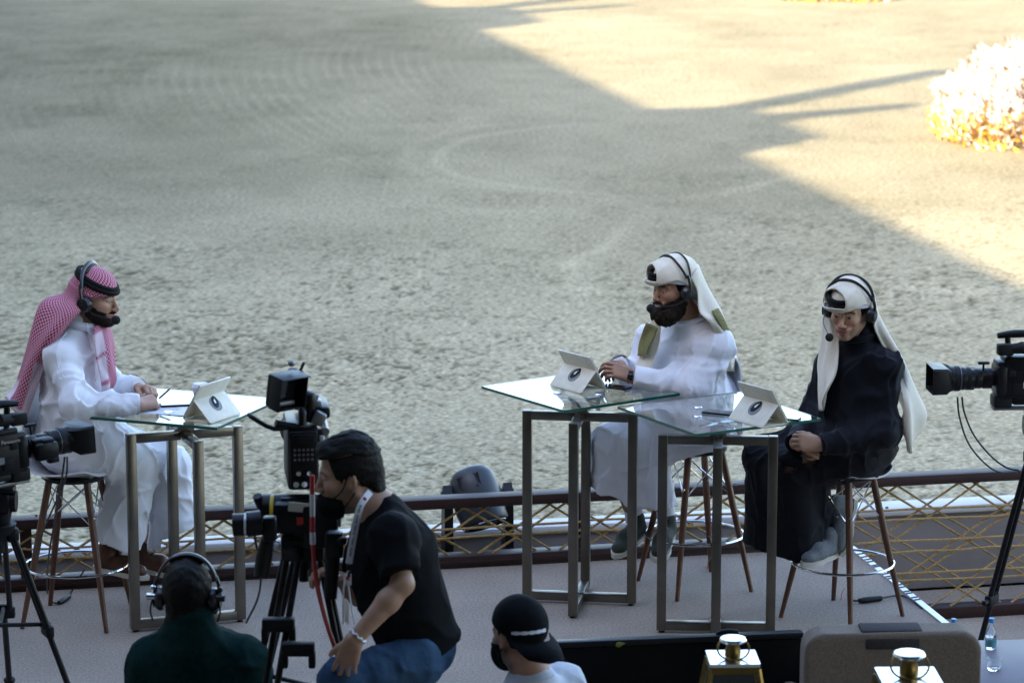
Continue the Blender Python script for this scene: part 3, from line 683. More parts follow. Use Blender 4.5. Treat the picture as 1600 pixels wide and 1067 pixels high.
obj('yellow_band', cyl(ap+V3(-.105,-.02,.10), ap+V3(-.118,-.02,.10), .0635, n=22), M_yel, **kw)
obj('white_tape', box(ap+V3(-.01,-.094,.135), (.075,.004,.035), rot('Y', .1)), M_label, **kw)
obj('red_tape', box(ap+V3(.01,-.098,.085), (.055,.004,.028), rot('Y', -.05)), M_red, **kw)
g0 = at(388, 820, Y=YC-.18)
obj('pan_bar', [cyl(ap+V3(-.13,-.04,.06), g0+V3(.05,.05,.015), .011, n=8), tube([ap+V3(-.13,-.02,.07), ap+V3(-.16,-.03,.14), ap+V3(-.165,-.04,.165)], .017)], M_black, **kw)
obj('focus_demand', [cyl(g0+V3(-.055,0,0), g0+V3(-.012,0,.002), .041, n=20), cyl(g0+V3(-.006,0,.002), g0+V3(.045,.01,.006), .046, n=20), box(g0+V3(.075,.03,-.02), (.05,.05,.09), bev=.01)], M_black, **kw)
obj('demand_ring', cyl(g0+V3(-.013,0,.002), g0+V3(-.005,0,.002), .043, n=20), M_alum, **kw)
g1 = at(413, 868, Y=YC-.15)
obj('pan_bar_grip', [tube([g1+V3(.02,.02,.10), g1, g1+V3(-.012,-.02,-.075)], [.02,.03,.028], 12, 4)], M_rubber, **kw)
g2 = at(522, 850, Y=YC-.1)
obj('zoom_demand', [box(g2, (.065,.06,.10), bev=.014), tube([g2+V3(-.005,0,-.03), g2+V3(-.015,-.01,-.2)], [.028,.024], 12, 1), cyl(ap+V3(.12,-.04,.03), g2, .011, n=8), ball(g2+V3(.03,-.03,.02), .018, 8)], M_black, **kw)
obj('chrome_fitting', [cyl(ap+V3(.10,-.08,-.01), ap+V3(.14,-.10,-.01), .014, n=10)], M_alum, **kw); obj('chrome_fitting', [cyl(ap+V3(-.10,-.07,-.0), ap+V3(-.15,-.09,.0), .016, n=10), ball(ap+V3(-.095,-.075,-.015), .018, 8)], M_alum, **kw)
for q in (at(435, 975, Y=YC-.05), at(466, 1013, Y=YC-.16)):
    obj('leg_bridge', [box(q, (.12,.05,.05), bev=.008), box(q+V3(-.05,0,-.04), (.025,.045,.06), bev=.006), box(q+V3(.05,0,-.04), (.025,.045,.06), bev=.006)], M_black2, **kw)
# the red and white banded cable
cb = thing('banded_cable', 'red cable with white bands hanging from the centre camera', 'cable', (ap[0]+.06, ap[1]-.15, 0))
pts = cat_rom([at(488, 742, Y=YC-.13), at(488, 800, Y=YC-.14), at(489, 850, Y=YC-.14), at(495, 910, Y=YC-.15), at(508, 965, Y=YC-.16), at(526, 1020, Y=YC-.18), at(545, 1075, Y=YC-.2)], 8)
obj('cable', tube(pts[14:], .0085, 8, 1), M_cabler, cb, world=True)
for a, b, m in ((0,4,M_cabler),(4,9,M_cablew),(9,15,M_cabler)): obj('band', tube(pts[a:b+1], .0095, 8, 1), m, cb, world=True)
obj('band', tube(pts[13:17], .0105, 8, 1), M_cablew, cb, world=True)

def cable(label, pts, r=.0045, m=None, plug=None, cat='cable'):
    P = cat_rom(pts, 6); t = thing('cable', label, cat, tuple(P[-1]))
    obj('cord', tube(P, r, 6, 1), m or M_cable, t, world=True)
    if plug:
        a, b, rr = plug; obj('plug', tube([a, a+(b-a)*.3, b], [rr*.7, rr, rr*.8], 10, 2), M_black, t, world=True)
    return t
Yl = camA[1]
cable('thin black cable looping below the far left camera to the floor', [at(101, 714, Y=12.25), at(97, 745, Y=12.3), at(90, 790, Y=12.6), at(76, 870, Y=13.2), at(74, 925, Z=.006), at(85, 941, Z=.006), at(104, 935, Z=.006), at(122, 905, Z=.02), at(132, 890, Y=13.9)], .004, plug=(at(92, 941, Z=.012), at(108, 931, Z=.012), .014))
cable('short black cable under the lens of the far left camera', [at(105, 714, Y=12.25), at(104, 740, Y=12.3), at(96, 765, Y=12.4), at(80, 800, Y=12.6), at(62, 842, Y=12.9), at(55, 870, Y=13.1)], .004)
cable('thin black cable hanging from the lens of the right camera', [at(1496, 620, Y=13.2), at(1499, 650, Y=13.2), at(1512, 690, Y=13.15), at(1535, 720, Y=13.1), at(1560, 737, Y=13.1), at(1590, 738, Y=13.15)], .0042)
cable('second black cable right of the thin one under the right camera', [at(1503, 620, Y=13.2), at(1507, 645, Y=13.2), at(1522, 680, Y=13.2), at(1548, 712, Y=13.2), at(1572, 730, Y=13.2), at(1592, 735, Y=13.2)], .0042)
cable('black cable with inline plug on the carpet at the stage corner', [at(1328, 936, Z=.008), at(1340, 938, Z=.012), at(1376, 934, Z=.014), at(1400, 930, Z=.010), at(1416, 932, Z=.008), at(1432, 942, Z=.008), at(1445, 955, Z=-.02), at(1452, 968, Z=-.2)], .005, plug=(at(1342, 938, Z=.014), at(1377, 934, Z=.014), .016))
ot = thing('orange_tag', 'small orange tag standing by the inline plug on the carpet', 'tag', at(1314, 936, Z=0)); obj('tag_strip', tube([V3(0,0,.0), V3(.004,.0,.03), V3(.018,.005,.055)], [.008,.007,.006], 6, 3, flat=.3), M_orange, ot)
cable('looped black lead with an orange ring on the carpet below the bearded man', [at(1108, 838, Y=14.1), at(1113, 860, Y=14.15), at(1107, 880, Z=.02), at(1112, 888, Z=.008), at(1120, 884, Z=.008), at(1116, 876, Z=.02)], .005)
cable('thin lead hanging behind the centre tripod', [at(397, 826, Y=YC-.1), at(400, 850, Y=YC), at(408, 880, Y=YC+.05), at(404, 930, Y=YC+.3), at(385, 972, Y=YC+.6)], .0045)
orr = thing('orange_ring', 'tiny orange plug ring on the carpet below the bearded man', 'plug', at(1112, 886, Z=.0)); obj('ring', tube([V3(.018*math.cos(a), .018*math.sin(a), .012) for a in np.linspace(0, 6.28, 10, endpoint=False)], .007, 6, 1, closed=True), M_orange, orr)

# ------------------------------------------------------------------ things in front of the stage
p0, p1 = at(866, 1001, Y=12.15), at(1252, 983, Y=12.30)
bp = thing('black_panel', 'long low glossy black panel across the front of the stage', 'panel', ((p0[0]+p1[0])/2, 12.22, ZF)); hz = p0[2]-ZF
L = np.linalg.norm((p1-p0)[:2]); Mr = rot('Z', math.atan2(p1[1]-p0[1], p1[0]-p0[0])); zt = (p0[2]+p1[2])/2-ZF
M_gloss = mat('gloss_black', (.003,.003,.0035), .4, var=.3, vscale=9, spec=.12)
obj('panel_board', xf(box((0,0,(zt-.03)/2), (L,.035,zt-.03), bev=.003), Mr), M_gloss, bp); obj('top_edge', xf(box((0,0,zt-.014), (L+.01,.05,.026), bev=.006), Mr), M_black, bp)
obj('cable_cover', xf(tube([(.16,-.0,zt-.002),(.18,0,zt+.008),(.22,0,zt+.010),(.25,0,zt+.003)], .011, 8, 4), Mr), M_black, bp)
lf_ = thing('leaf', 'small yellow green leaf stuck to the black panel', 'leaf', at(967, 1006, Y=12.16)); obj('blade', xf(loft([[(-.022,0,-.004),(-.02,0,.0),(-.022,0,.004)],[(0,-.003,-.012),(0,-.006,0),(0,-.003,.012)],[(.024,0,.002),(.026,0,.004),(.024,0,.006)]], 3, 3, .001)), mat('leaf', (.16,.17,.03), .6), lf_)

def lantern(label, px, py, Y, s):
    c = at(px, py, Y=Y); hh = .48*s; t = thing('lantern', label, 'lantern', (c[0], c[1], c[2]-hh), R_(2), 'brass lanterns in front of the stage')
    a, b = .085*s, .155*s
    obj('top_plate', [prism([(-a*1.03,-a*1.03),(a*1.03,-a*1.03),(a*1.03,a*1.03),(-a*1.03,a*1.03)], hh-.012*s, hh)], M_mirror, t, smooth=False)
    obj('top_frame', [box((0, sg*a*.97, hh-.025*s), (2*a, .012*s, .024*s)) for sg in (-1,1)]+[box((sg*a*.97, 0, hh-.025*s), (.012*s, 2*a-.02*s, .024*s)) for sg in (-1,1)], M_gold, t, smooth=False)
    for sx, sy in ((1,1),(1,-1),(-1,1),(-1,-1)): obj('corner_bar', [cyl((sx*a*.97, sy*a*.97, hh-.02*s), (sx*b, sy*b, .02), .009*s, n=4)], M_gold, t, smooth=False)
    obj('bottom_frame', [box((0,0,.015), (2*b+.02, 2*b+.02, .03), bev=.004)], M_gold, t)
    for k in range(4):
        Mk = rot('Z', k*math.pi/2); v = np.array([(-b*.97, -b*.985, .03),(b*.97, -b*.985, .03),(a*.93, -a*.96, hh-.038*s),(-a*.93, -a*.96, hh-.038*s)])
        v2 = v+V3(0, .003, 0); obj('glass_pane', xf((np.vstack([v, v2]), [(0,1,2,3),(7,6,5,4),(0,4,5,1),(1,5,6,2),(2,6,7,3),(3,7,4,0)]), Mk), M_pane, t, smooth=False)
    obj('chimney', lathe([(.026*s,hh),(.029*s,hh+.006*s),(.028*s,hh+.025*s),(.023*s,hh+.04*s),(.026*s,hh+.055*s)], 24), M_gold, t)
    obj('cap', lathe([(.026*s,hh+.055*s),(.046*s,hh+.058*s),(.048*s,hh+.064*s),(.044*s,hh+.07*s),(.0001,hh+.073*s)], 28), M_mirror, t)
    obj('ring_handle', tube([V3(.056*s*math.cos(q), -.012*s+.022*s*math.sin(q), hh+.034*s+.036*s*math.sin(q)) for q in np.linspace(0, 2*math.pi, 28, endpoint=False)], .0035*s, 8, 1, closed=True), M_gold, t)
    return t, c[2]-hh
l1, z1 = lantern('brass lantern with a flat mirrored top before the black panel', 1145, 1026, 10.6, 1.02)
l2, z2 = lantern('brass lantern in front of the taupe armchair, lower one cut by the frame', 1420, 1055, 10.15, 1.18)
for lo, zz, lab in ((l1, z1, 'low dark side table under the lantern by the black panel'), (l2, z2, 'low dark side table under the lantern by the armchair')):
    t = thing('side_table', lab, 'table', (lo.location[0], lo.location[1], ZF)); h_ = zz-ZF
    obj('table_top', lathe([(.23,h_-.03),(.24,h_-.025),(.24,h_-.001),(.0001,h_-.0005)], 28), M_black2, t); obj('pedestal', cyl((0,0,.02), (0,0,h_-.03), .03), M_black2, t); obj('foot', lathe([(.19,0),(.19,.012),(.03,.03)], 24), M_black2, t)

# armchair seen from behind
ca = at(1390, 1020, Y=11.75); ac = thing('armchair', 'taupe upholstered armchair with a dark head strip, seen from behind', 'armchair', (ca[0], 11.75, ZF), R_(2))
zt = at(1390, 980, Y=11.75)[2]-ZF
bk = S(); d0 = .352
def rbox(P, c, hsz, r):
    q = np.abs(P-np.asarray(c))-(np.asarray(hsz)-r); return np.linalg.norm(np.maximum(q, 0), axis=1)+np.minimum(q.max(1), 0)-r
bk.add(lambda P: np.maximum(rbox(P, (0,.0,zt/2+.08), (d0,.30,zt/2-.08), .085), rbox(P, (0,.0,zt/2+.08), (d0+.05,.075,zt/2+.1), .06))-.006*vn(P*V3(5,5,4)), (-.42,-.12,.08), (.42,.12,zt+.02), 0)
obj('backrest', polygonise(bk, .014), M_taupe, ac, ang=None)
obj('head_strip', box((-.0,-.068,zt-.045), (.215,.022,.046), bev=.008), M_taupe2, ac); obj('strip_top', box((-.0,0,zt-.006), (.245,.12,.024), bev=.01), M_taupe2, ac)
obj('seat', box((0,.33,.32), (.62,.5,.2), bev=.04), M_taupe, ac)
for sg in (-1,1):
    obj('armrest', box((sg*.33,.33,.42), (.09,.56,.30), bev=.035), M_taupe, ac)
    for y in (0,.5): obj('leg', cyl((sg*.28,y,0), (sg*.28,y,.23), .018, .024), M_black2, ac)
# grey side table with water bottles
tb = at(1600, 1015, Y=12.3); t = thing('grey_table', 'grey low table beside the armchair holding water bottles', 'table', (2.2, 12.12, ZF), R_(4)); tz = tb[2]-ZF
obj('table_top', box((0,0,tz-.02), (1.0,.70,.04), bev=.012), M_table, t); obj('apron', box((0,0,tz-.10), (.94,.64,.115)), M_taupe2, t, smooth=False)
for sx in (-.43,.43):
    for sy in (-.2,.2): obj('leg', box((sx,sy,(tz-.16)/2), (.04,.04,tz-.16)), M_taupe2, t, smooth=False)
M_blue = mat('blue_cap', (.05,.25,.55), .4); M_blabel = mat('bottle_label', (.10,.30,.34), .5, var=.4, vscale=40)
def bottle(label, px, py):
    p = at(px, py, Z=tb[2]); t = thing('water_bottle', label, 'bottle', p+V3(0,0,.0005), 0, 'small water bottles on the grey table'); s = .86
    obj('bottle_body', lathe([(.0001,.0),(.024*s,.0),(.028*s,.006),(.028*s,.055*s),(.027*s,.07*s),(.022*s,.09*s),(.013*s,.112*s),(.0115*s,.135*s)], 20), M_bottle, t)
    obj('label_band', lathe([(.0284*s,.014*s),(.0284*s,.05*s)], 20), M_blabel, t); obj('cap', lathe([(.0135*s,.132*s),(.014*s,.15*s),(.0125*s,.153*s),(.0001,.153*s)], 16), M_blue, t)
    obj('water', lathe([(.0001,.002),(.0225*s,.003),(.0255*s,.008),(.0255*s,.06*s),(.0001,.0605*s)], 16), M_bottle, t)
bottle('water bottle with blue cap standing clear on the grey table', 1548, 1013)
bottle('water bottle whose blue cap peeks over the armchair', 1489, 1014)
gl = thing('glass_tumbler', 'small clear glass at the front of the grey table', 'glass', at(1553, 1046, Z=tb[2])+V3(0,0,.0005)); obj('tumbler', lathe([(.0001,0),(.024,0),(.028,.012),(.03,.05),(.0285,.05),(.026,.012),(.0001,.006)], 20), M_bottle, gl)

# ------------------------------------------------------------------ people
M_skin = mat('skin', (.93,.93,.93), .52, attr=True, col2=(1.05,1.05,1.05), vscale=45, bump=.06, bscale=180)
M_hair = mat('dark_hair', (.0035,.003,.0025), .55, col2=(.010,.0075,.006), vscale=90, bump=.6, bscale=170, spec=.14)
M_beard = mat('beard_hair', (.010,.007,.005), .7, col2=(.034,.022,.015), vscale=120, bump=.8, bscale=200, spec=.12)
M_thobe = mat('white_cotton', (.80,.80,.84), .8, var=.03, vscale=7, bump=.25, bscale=22, spec=.2)
M_thobe2 = mat('white_cotton_cool', (.80,.80,.86), .8, var=.03, vscale=7, bump=.25, bscale=22, spec=.2)
M_navy = mat('navy_cloth', (.0045,.005,.0095), .75, var=.2, vscale=9, bump=.25, bscale=22, spec=.18, sheen=.06)
M_tee = mat('black_cotton', (.0045,.005,.006), .85, var=.2, vscale=12, bump=.3, bscale=26, spec=.1)
M_green = mat('dark_green_fleece', (.004,.024,.023), .95, var=.2, vscale=40, bump=.25, bscale=150, spec=.1)
M_jeans = mat('blue_denim', (.018,.042,.085), .85, col2=(.050,.098,.175), vscale=6, bump=.25, bscale=60, spec=.15)
M_ghutra = mat('cream_scarf', (.76,.69,.57), .85, var=.06, vscale=8, bump=.25, bscale=40, spec=.15)
M_agal = mat('black_cord', (.006,.006,.0065), .8, bump=.5, bscale=220, spec=.2)
M_cap2 = mat('white_skullcap', (.66,.66,.76), .8, bump=.2, bscale=300)
M_foam = mat('black_foam', (.008,.008,.008), .95, bump=.4, bscale=500)
M_pad = mat('headset_black', (.012,.012,.014), .35, coat=.2)
M_olive = mat('olive_brocade', (.15,.14,.045), .8, col2=(.27,.25,.10), vscale=120)
M_collar = mat('white_collar', (.76,.76,.82), .75)
M_leather = mat('brown_leather', (.075,.024,.010), .4, var=.35, vscale=20, bump=.1, bscale=80)
M_sole = mat('pale_sole', (.58,.54,.46), .7); M_olshoe = mat('olive_knit', (.045,.055,.045), .85, var=.4, vscale=150, bump=.4, bscale=300)
M_grshoe = mat('grey_knit', (.19,.205,.225), .85, var=.3, vscale=160, bump=.5, bscale=300)
M_shirtw = mat('pale_shirt', (.50,.52,.56), .8, bump=.1, bscale=60)
M_lany = mat('white_ribbon', (.66,.68,.76), .6)
def check_mat():
    m = bpy.data.materials.new('red_white_check'); m.use_nodes = True; n, l = m.node_tree.nodes, m.node_tree.links; b = n['Principled BSDF']; b.inputs['Roughness'].default_value = .85
    at_ = n.new('ShaderNodeAttribute'); at_.attribute_name = 'UVc'
    ck = n.new('ShaderNodeTexChecker'); ck.inputs['Scale'].default_value = 1.0; l.new(at_.outputs['Vector'], ck.inputs[0])
    ck.inputs[1].default_value = (.30,.002,.040,1); ck.inputs[2].default_value = (.56,.31,.40,1)
    bd = n.new('ShaderNodeAttribute'); bd.attribute_name = 'Col'
    mx = n.new('ShaderNodeMix'); mx.data_type = 'RGBA'; l.new(bd.outputs['Alpha'], mx.inputs[0]); l.new(ck.outputs[0], mx.inputs[6]); l.new(bd.outputs[0], mx.inputs[7])
    sp = n.new('ShaderNodeSeparateColor'); l.new(bd.outputs[0], sp.inputs[0])
    l.new(sp.outputs[0], mx.inputs[0]); mx.inputs[7].default_value = (.74,.66,.72,1)
    for k in list(mx.inputs[7].links): l.remove(k)
    l.new(mx.outputs[2], b.inputs['Base Color']); return m
M_check = check_mat()
def set_uvc(me, uvw):
    a = me.attributes.new('UVc', 'FLOAT_VECTOR', 'POINT'); a.data.foreach_set('vector', np.asarray(uvw, np.float32).ravel())

# ---- head, in its own frame: x to the face, y to the left, z up
def head_fn(smile=0., fat=0.):
    def f(q):
        a = q.copy(); a[:, 1] = np.abs(a[:, 1])
        d = d_ell(q, (-.012,0,.036), (.099,.077,.096))
        d = smin(d, d_ell(q, (.026,0,-.035), (.066,.060+fat,.084)), .03)
        d = smin(d, d_cone(a, (-.008,.050+fat,-.055), (.068,.016,-.098), .024, .019), .02)
        d = smin(d, d_ell(a, (.060,.040,-.020), (.026,.024,.022)), .02)
        d = smin(d, d_cone(a, (.084,.006,.024), (.070,.044,.022), .013, .011), .014)
        d = smin(d, -d_cone(a, (.101,.029,.003), (.092,.044,.002), .0115, .008)*1., -1) if False else np.maximum(d, -(d_cone(a, (.103,.029,.004), (.094,.046,.002), .0125, .008))-.0) if False else d
        e = d_cone(a, (.104,.028,.003), (.092,.046,.001), .013, .007); k = .008; h = np.clip(.5-.5*(d+e)/k, 0, 1); d = d*(1-h)+(-e)*h+k*h*(1-h)
        d = smin(d, d_ell(a, (.0775,.031,.002), (.0125,.0125,.0115)), .003)
        d = smin(d, d_cone(a, (.089,.019,.0105), (.083,.043,.008), .0042, .0035), .004)
        d = smin(d, d_cone(q, (.089,0,.012), (.113,0,-.031), .0085, .0115), .010)
        d = smin(d, d_ell(a, (.103,.012,-.036), (.011,.008,.008)), .006)
        zz = q[:, 2]-smile*np.minimum(a[:, 1], .035)**2*5.0
        q2 = q.copy(); q2[:, 2] = zz
        d = smin(d, d_ell(q2, (.086,0,-.063), (.018,.027+.005*smile,.016)), .012)
        d = smin(d, d_ell(q2, (.099,0,-.0595), (.0075,.022+.006*smile,.0055)), .003)
        d = smin(d, d_ell(q2, (.098,0,-.0705), (.0080,.019+.006*smile,.0060)), .003)
        d = smin(d, d_ell(q, (.082,0,-.098), (.018,.02,.016)), .014)
        ear = d_ell(a, (-.004,.077,-.012), (.019,.0085,.032), rot('Y', -.25)@rot('Z', -.35)); ear = np.maximum(ear, -d_ell(a, (.0,.087,-.010), (.010,.006,.019)))
        d = smin(d, ear, .006)
        return d
    return f
def face_col(q, skin, o):
    skin = np.asarray(skin); n = len(q); a = np.abs(q[:, 1]); smile = o.get('smile', 0)
    c = np.repeat(skin[None], n, 0); c *= (1+.10*vn(q*V3(40,40,40)))[:, None]
    def mixin(m, col, s=1.):
        nonlocal c; m = np.clip(m, 0, 1)[:, None]*s; c = c*(1-m)+np.asarray(col)*m
    mixin(np.clip(1-np.hypot((q[:, 0]-.095)/.03, (a-.04)/.03)-0, 0, 1)*np.exp(-((q[:, 2]+.025)/.025)**2), skin*V3(1.25,.9,.85), .5)
    z = q[:, 2]-smile*np.minimum(a, .035)**2*5.0; front = q[:, 0] > .062
    lip = np.clip((1-np.hypot(a/(.026+.006*smile), (z+.065)/.0125))*5, 0, 1)*front; mixin(lip, o.get('lip', skin*V3(1.15,.62,.62)))
    if o.get('teeth'): mixin(np.clip((1-np.hypot(a/.024, (z+.0648)/.0048))*4, 0, 1)*front, (.72,.68,.62))
    else: mixin(np.clip((1-np.hypot(a/.025, (z+.0650)/.0016))*3, 0, 1)*front, skin*.25)
    ez = q[:, 2]-.002; ey = a-.031; ex = q[:, 0] > .06
    op = o.get('open', .0055)
    eye = (np.hypot(ey/.0135, ez/op) < 1) & ex; mixin(eye*1., (.55,.50,.47)); gz = o.get('gaze', 0.)
    mixin((eye & (np.hypot((q[:, 1]-np.sign(q[:, 1])*.031-gz), ez-.0005) < .0062))*1., (.012,.008,.006))
    mixin(np.clip(1-np.abs(np.hypot(ey/.0145, (ez+.001)/(op+.0015))-1)/.25, 0, 1)*ex*(ez > -.001), (.02,.012,.010), .9)
    br = (np.abs(q[:, 2]-(.0245+.004*np.sin(np.clip((a-.012)/.04, 0, 1)*math.pi)-.15*np.maximum(a-.04, 0))) < .0042) & (a > .011) & (a < .055) & (q[:, 0] > .055); mixin(br*1., (.018,.013,.010), .93)
    mixin(np.clip(1-np.hypot((a-.009)/.0055, (q[:, 2]+.0425)/.0035), 0, 1)*(q[:, 0] > .095), skin*.2, .9)
    if 'stubble' in o:
        s = o['stubble']; m = np.clip(((-.020-.42*np.clip(q[:, 0]-.0, 0, .1))-q[:, 2])*60, 0, 1)*np.clip((.03+q[:, 0])*60, 0, 1)*np.clip((q[:, 2]+.135)*60, 0, 1)
        m = np.maximum(m*(a > .030), np.clip((1-np.hypot(a/.030, (q[:, 2]+.0485)/.0055))*4, 0, 1)*(q[:, 0] > .07)); m = np.maximum(m, np.clip((1-np.hypot(a/.024, (q[:, 2]+.094)/.022))*3, 0, 1)*(q[:, 0] > .05))
        mixin(m*(1-lip)*(.75+.35*vn(q*400)), (.02,.014,.011), s)
    return c
class Head:
    def __init__(s, c, face, up=(0,0,1), sc=1.):
        x = unit(face); y = unit(np.cross(up, x)); z = np.cross(x, y); s.R = np.stack([x, y, z], 1); s.c = np.asarray(c, float); s.s = sc
    def w(s, *p): return s.c+s.R@(np.array(p, float)*s.s)
    def l(s, P): return ((P-s.c)@s.R)/s.s
    def g(s, g): return g[0]@s.R.T*s.s+s.c, g[1]

def hand(T, wrist, f, pn, tside, curl=(.5,.6,.5), spread=.12, sc=1., thumb=(.55,.7,.3), tcurl=.35):
    f = unit(f); pn = np.asarray(pn, float); pn = unit(pn-f*np.dot(pn, f)); t = unit(np.cross(f, pn))*tside; w_ = np.asarray(wrist, float)
    h = S(); offs = (.030,.0095,-.0105,-.029); Ls = (.090,.094,.090,.082); seg = ((.042,.026,.021),(.046,.030,.022),(.043,.027,.021),(.034,.020,.018)); rr = (.0095,.0098,.0093,.0082)
    for i in range(4): h.cone(w_+t*offs[i]*.55*sc, w_+(f*Ls[i]+t*offs[i])*sc, .0165*sc, .0118*sc, .018)
    for i in range(4):
        p = w_+(f*Ls[i]+t*offs[i])*sc; a = 0; d0 = unit(f+t*spread*(1.2-.8*i))
        c = curl[i] if np.ndim(curl[0]) else curl; F = S()
        for j in range(3):
            a += c[j]; d = d0*math.cos(a)+pn*math.sin(a); q = p+d*seg[i][j]*sc; F.cone(p, q, rr[i]*sc*(1-.08*j), rr[i]*sc*(.92-.1*j), .004); p = q
        h.sub(F, .0035)
    p = w_+(f*.022+t*.022)*sc; d = unit(thumb[0]*f+thumb[1]*t+thumb[2]*pn); F = S(); rs = (.0155,.0115,.0105,.0085)
    for j, L in enumerate((.046,.034,.027)):
        q = p+d*L*sc; F.cone(p, q, rs[j]*sc, rs[j+1]*sc, .006); p = q; d = unit(d+(f*.6+pn*.5-t*.5)*tcurl)
    h.sub(F, .008); T.sub(h, .012); return w_+f*.09*sc

def ridge(p, fx): return 1-2*np.abs(vn(p*fx))
def folds(amp, fx=(9,9,5), hem=None):
    """cloth creases: thin raised lines where a stretched noise crosses zero, over a slow undulation"""
    fx = np.asarray(fx, float)
    def f(P, d):
        m = np.abs(d) < .07
        if m.any():
            q = P[m]; wq = q+.06*np.stack([vn(q*4.5), vn(q*4.5+20), vn(q*4.5+40)], 1)
            n1 = vn(wq*fx*.9+3.3); n2 = vn(wq*fx*1.7+17.7); n3 = vn(wq@rot('Y', .7).T*fx[::-1]*.9+31)
            w_ = np.clip(.65+.9*vn(q*3+60), .1, 1.2)
            r = (np.exp(-np.abs(n1/.13)**1.4)*1.0+np.exp(-np.abs(n3/.13)**1.4)*.75)*w_+np.exp(-np.abs(n2/.15)**1.4)*.42+vn(q*4)*.45-.45
            d = d.copy(); d[m] -= amp*r
        return d
    return f
def dirfold(S_, a, b, amp, freq, rad):
    """creases running round a bent limb between a and b"""
    a = np.asarray(a, float); b = np.asarray(b, float); ax = unit(b-a); L = np.linalg.norm(b-a); u = unit(np.cross(ax, V3(.3,.5,.8)))
    def f(P, d):
        m = np.abs(d) < .05; t = (P[m]-a)@ax; q = P[m]-a-np.outer(t, ax); rd = np.linalg.norm(q, axis=1)
        wt = np.clip(1-np.abs(t/L-.5)*2, 0, 1)*np.clip((rad-rd)/.04, 0, 1)
        s = np.sin((t+.35*(q@u)+.03*vn(P[m]*9))*freq*2*math.pi); d = d.copy(); d[m] -= amp*wt*(s*np.abs(s)); return d
    S_.post.append(f)
def cut_above(F, p, n):                       # keep the side where (P-p).n < 0
    p = np.asarray(p, float); n = unit(n); F.post.append(lambda P, d: np.maximum(d, (P-p)@n)); return F

def shoe(par, heel, toe, m_up, m_sole, up=(0,0,1), sc=1.):
    heel = np.asarray(heel, float); toe = np.asarray(toe, float); x = unit(toe-heel); y = unit(np.cross(up, x)); z = np.cross(x, y); R = np.stack([x, y, z], 1); L = np.linalg.norm(toe-heel)
    F = S(); F.cone((.0,0,.055), (.01,0,.10), .040, .042, .02); F.cone((.0,0,.04), (L*.55,0,.045), .038, .042, .02, (V3(0,0,1), .95)); F.cone((L*.5,0,.035), (L*.85,0,.025), .043, .036, .02, (V3(0,0,1), 1.25))
    F.post.append(lambda P, d: np.maximum(d, .008-P[:, 2])); v, f = polygonise(F, .006); v = v@R.T*sc+heel
    o = obj('shoe', (v, f), m_up, par, world=True, ang=None)
    poly = []
    for s in (1, -1):
        pts = [(-.045,.0),(-.035,.028),(.02,.037),(L*.35,.034),(L*.6,.045),(L*.85,.044),(L+.0,.026),(L+.022,.0)]
        poly += [(a, s*b) for a, b in (pts if s == 1 else pts[::-1])][1 if s == -1 else 0:(-1 if s == -1 else None)]
    g = prism(poly, -.010, .012); obj('sole', (g[0]@R.T*sc+heel, g[1]), m_sole, o, world=False).matrix_parent_inverse.identity() if False else None
    v2 = g[0]@R.T*sc+heel-np.array(par.location); obj('sole', (v2, g[1]), m_sole, o)
    lc = [tube([(L*.32+.022*k, -.02, .083-.008*k), (L*.32+.022*k, 0, .090-.0095*k), (L*.32+.022*k, .02, .083-.008*k)], .004, 6, 2) for k in range(4)]
    obj('laces', [(q[0]@R.T*sc+heel-np.array(par.location), q[1]) for q in lc], m_sole if m_up is not M_leather else M_rubber, o)

def headset(label, Hd, mic_side, dual, mic, cup=.036, band_r=.115, mic_r=.023, sides=(1,-1), lean=0.):
    t = thing('headset', label, 'headset', tuple(Hd.c), 0, 'headsets worn on the stage'); kw = dict(parent=t, world=True)
    yo = .097
    for sg in sides:
        M = np.array([[1,0,0],[0,0,sg],[0,-sg,0]], float)            # lathe z -> sideways
        o = obj('ear_cup', Hd.g(lathe([(.030,-.012),(cup,-.010),(cup+.002,.004),(cup-.002,.014),(cup*.72,.022),(cup*.68,.026),(.0001,.028)], 24, (-.004, sg*yo, -.012), M)), M_pad, **kw)
        v, f = Hd.g(lathe([(cup*.72,.0225),(cup*.78,.026),(cup*.70,.0275)], 24, (-.004, sg*yo, -.012), M)); obj('cup_ring', (v-Hd.c, f), M_rubber, o)
        obj('yoke', Hd.g(tube([(-.006, sg*(yo+.022), .0), (-.006+lean*.4, sg*(yo+.022), .040), (-.006+lean*.7, sg*(yo+.012), .075)], .0075, 8, 3)), M_pad, **kw)
    arcs = [(.0+lean,)] if not dual else [(.028,), (-.030,)]
    for (dx,) in arcs:
        P = [Hd.w(dx*min(1, math.sin(a)*1.25)-.006, math.cos(a)*(yo+.017), .030+math.sin(a)*(.128)) for a in np.linspace(.25, math.pi-.25, 15)]
        obj('headband', tube(P, .0078 if dual else .0135, 8, 2, flat=.5 if dual else .45, up=Hd.R[:, 0] if dual else None), M_pad, **kw)
        if not dual: obj('band_pad', tube([Hd.w(dx, math.cos(a)*(yo-.004), .028+math.sin(a)*.118) for a in np.linspace(.9, math.pi-.9, 8)], .012, 8, 2), M_rubber, **kw)
    e = Hd.w(.0, mic_side*(yo+.012), -.020)
    m = np.asarray(mic, float); mid = Hd.w(.055, mic_side*(yo+.008), -.050)
    obj('boom', tube([e, mid, m+(mid-m)*.15], .0022, 8, 5), M_pad, **kw)
    obj('microphone', ball(m, mic_r, 12), M_foam, **kw)
    return t

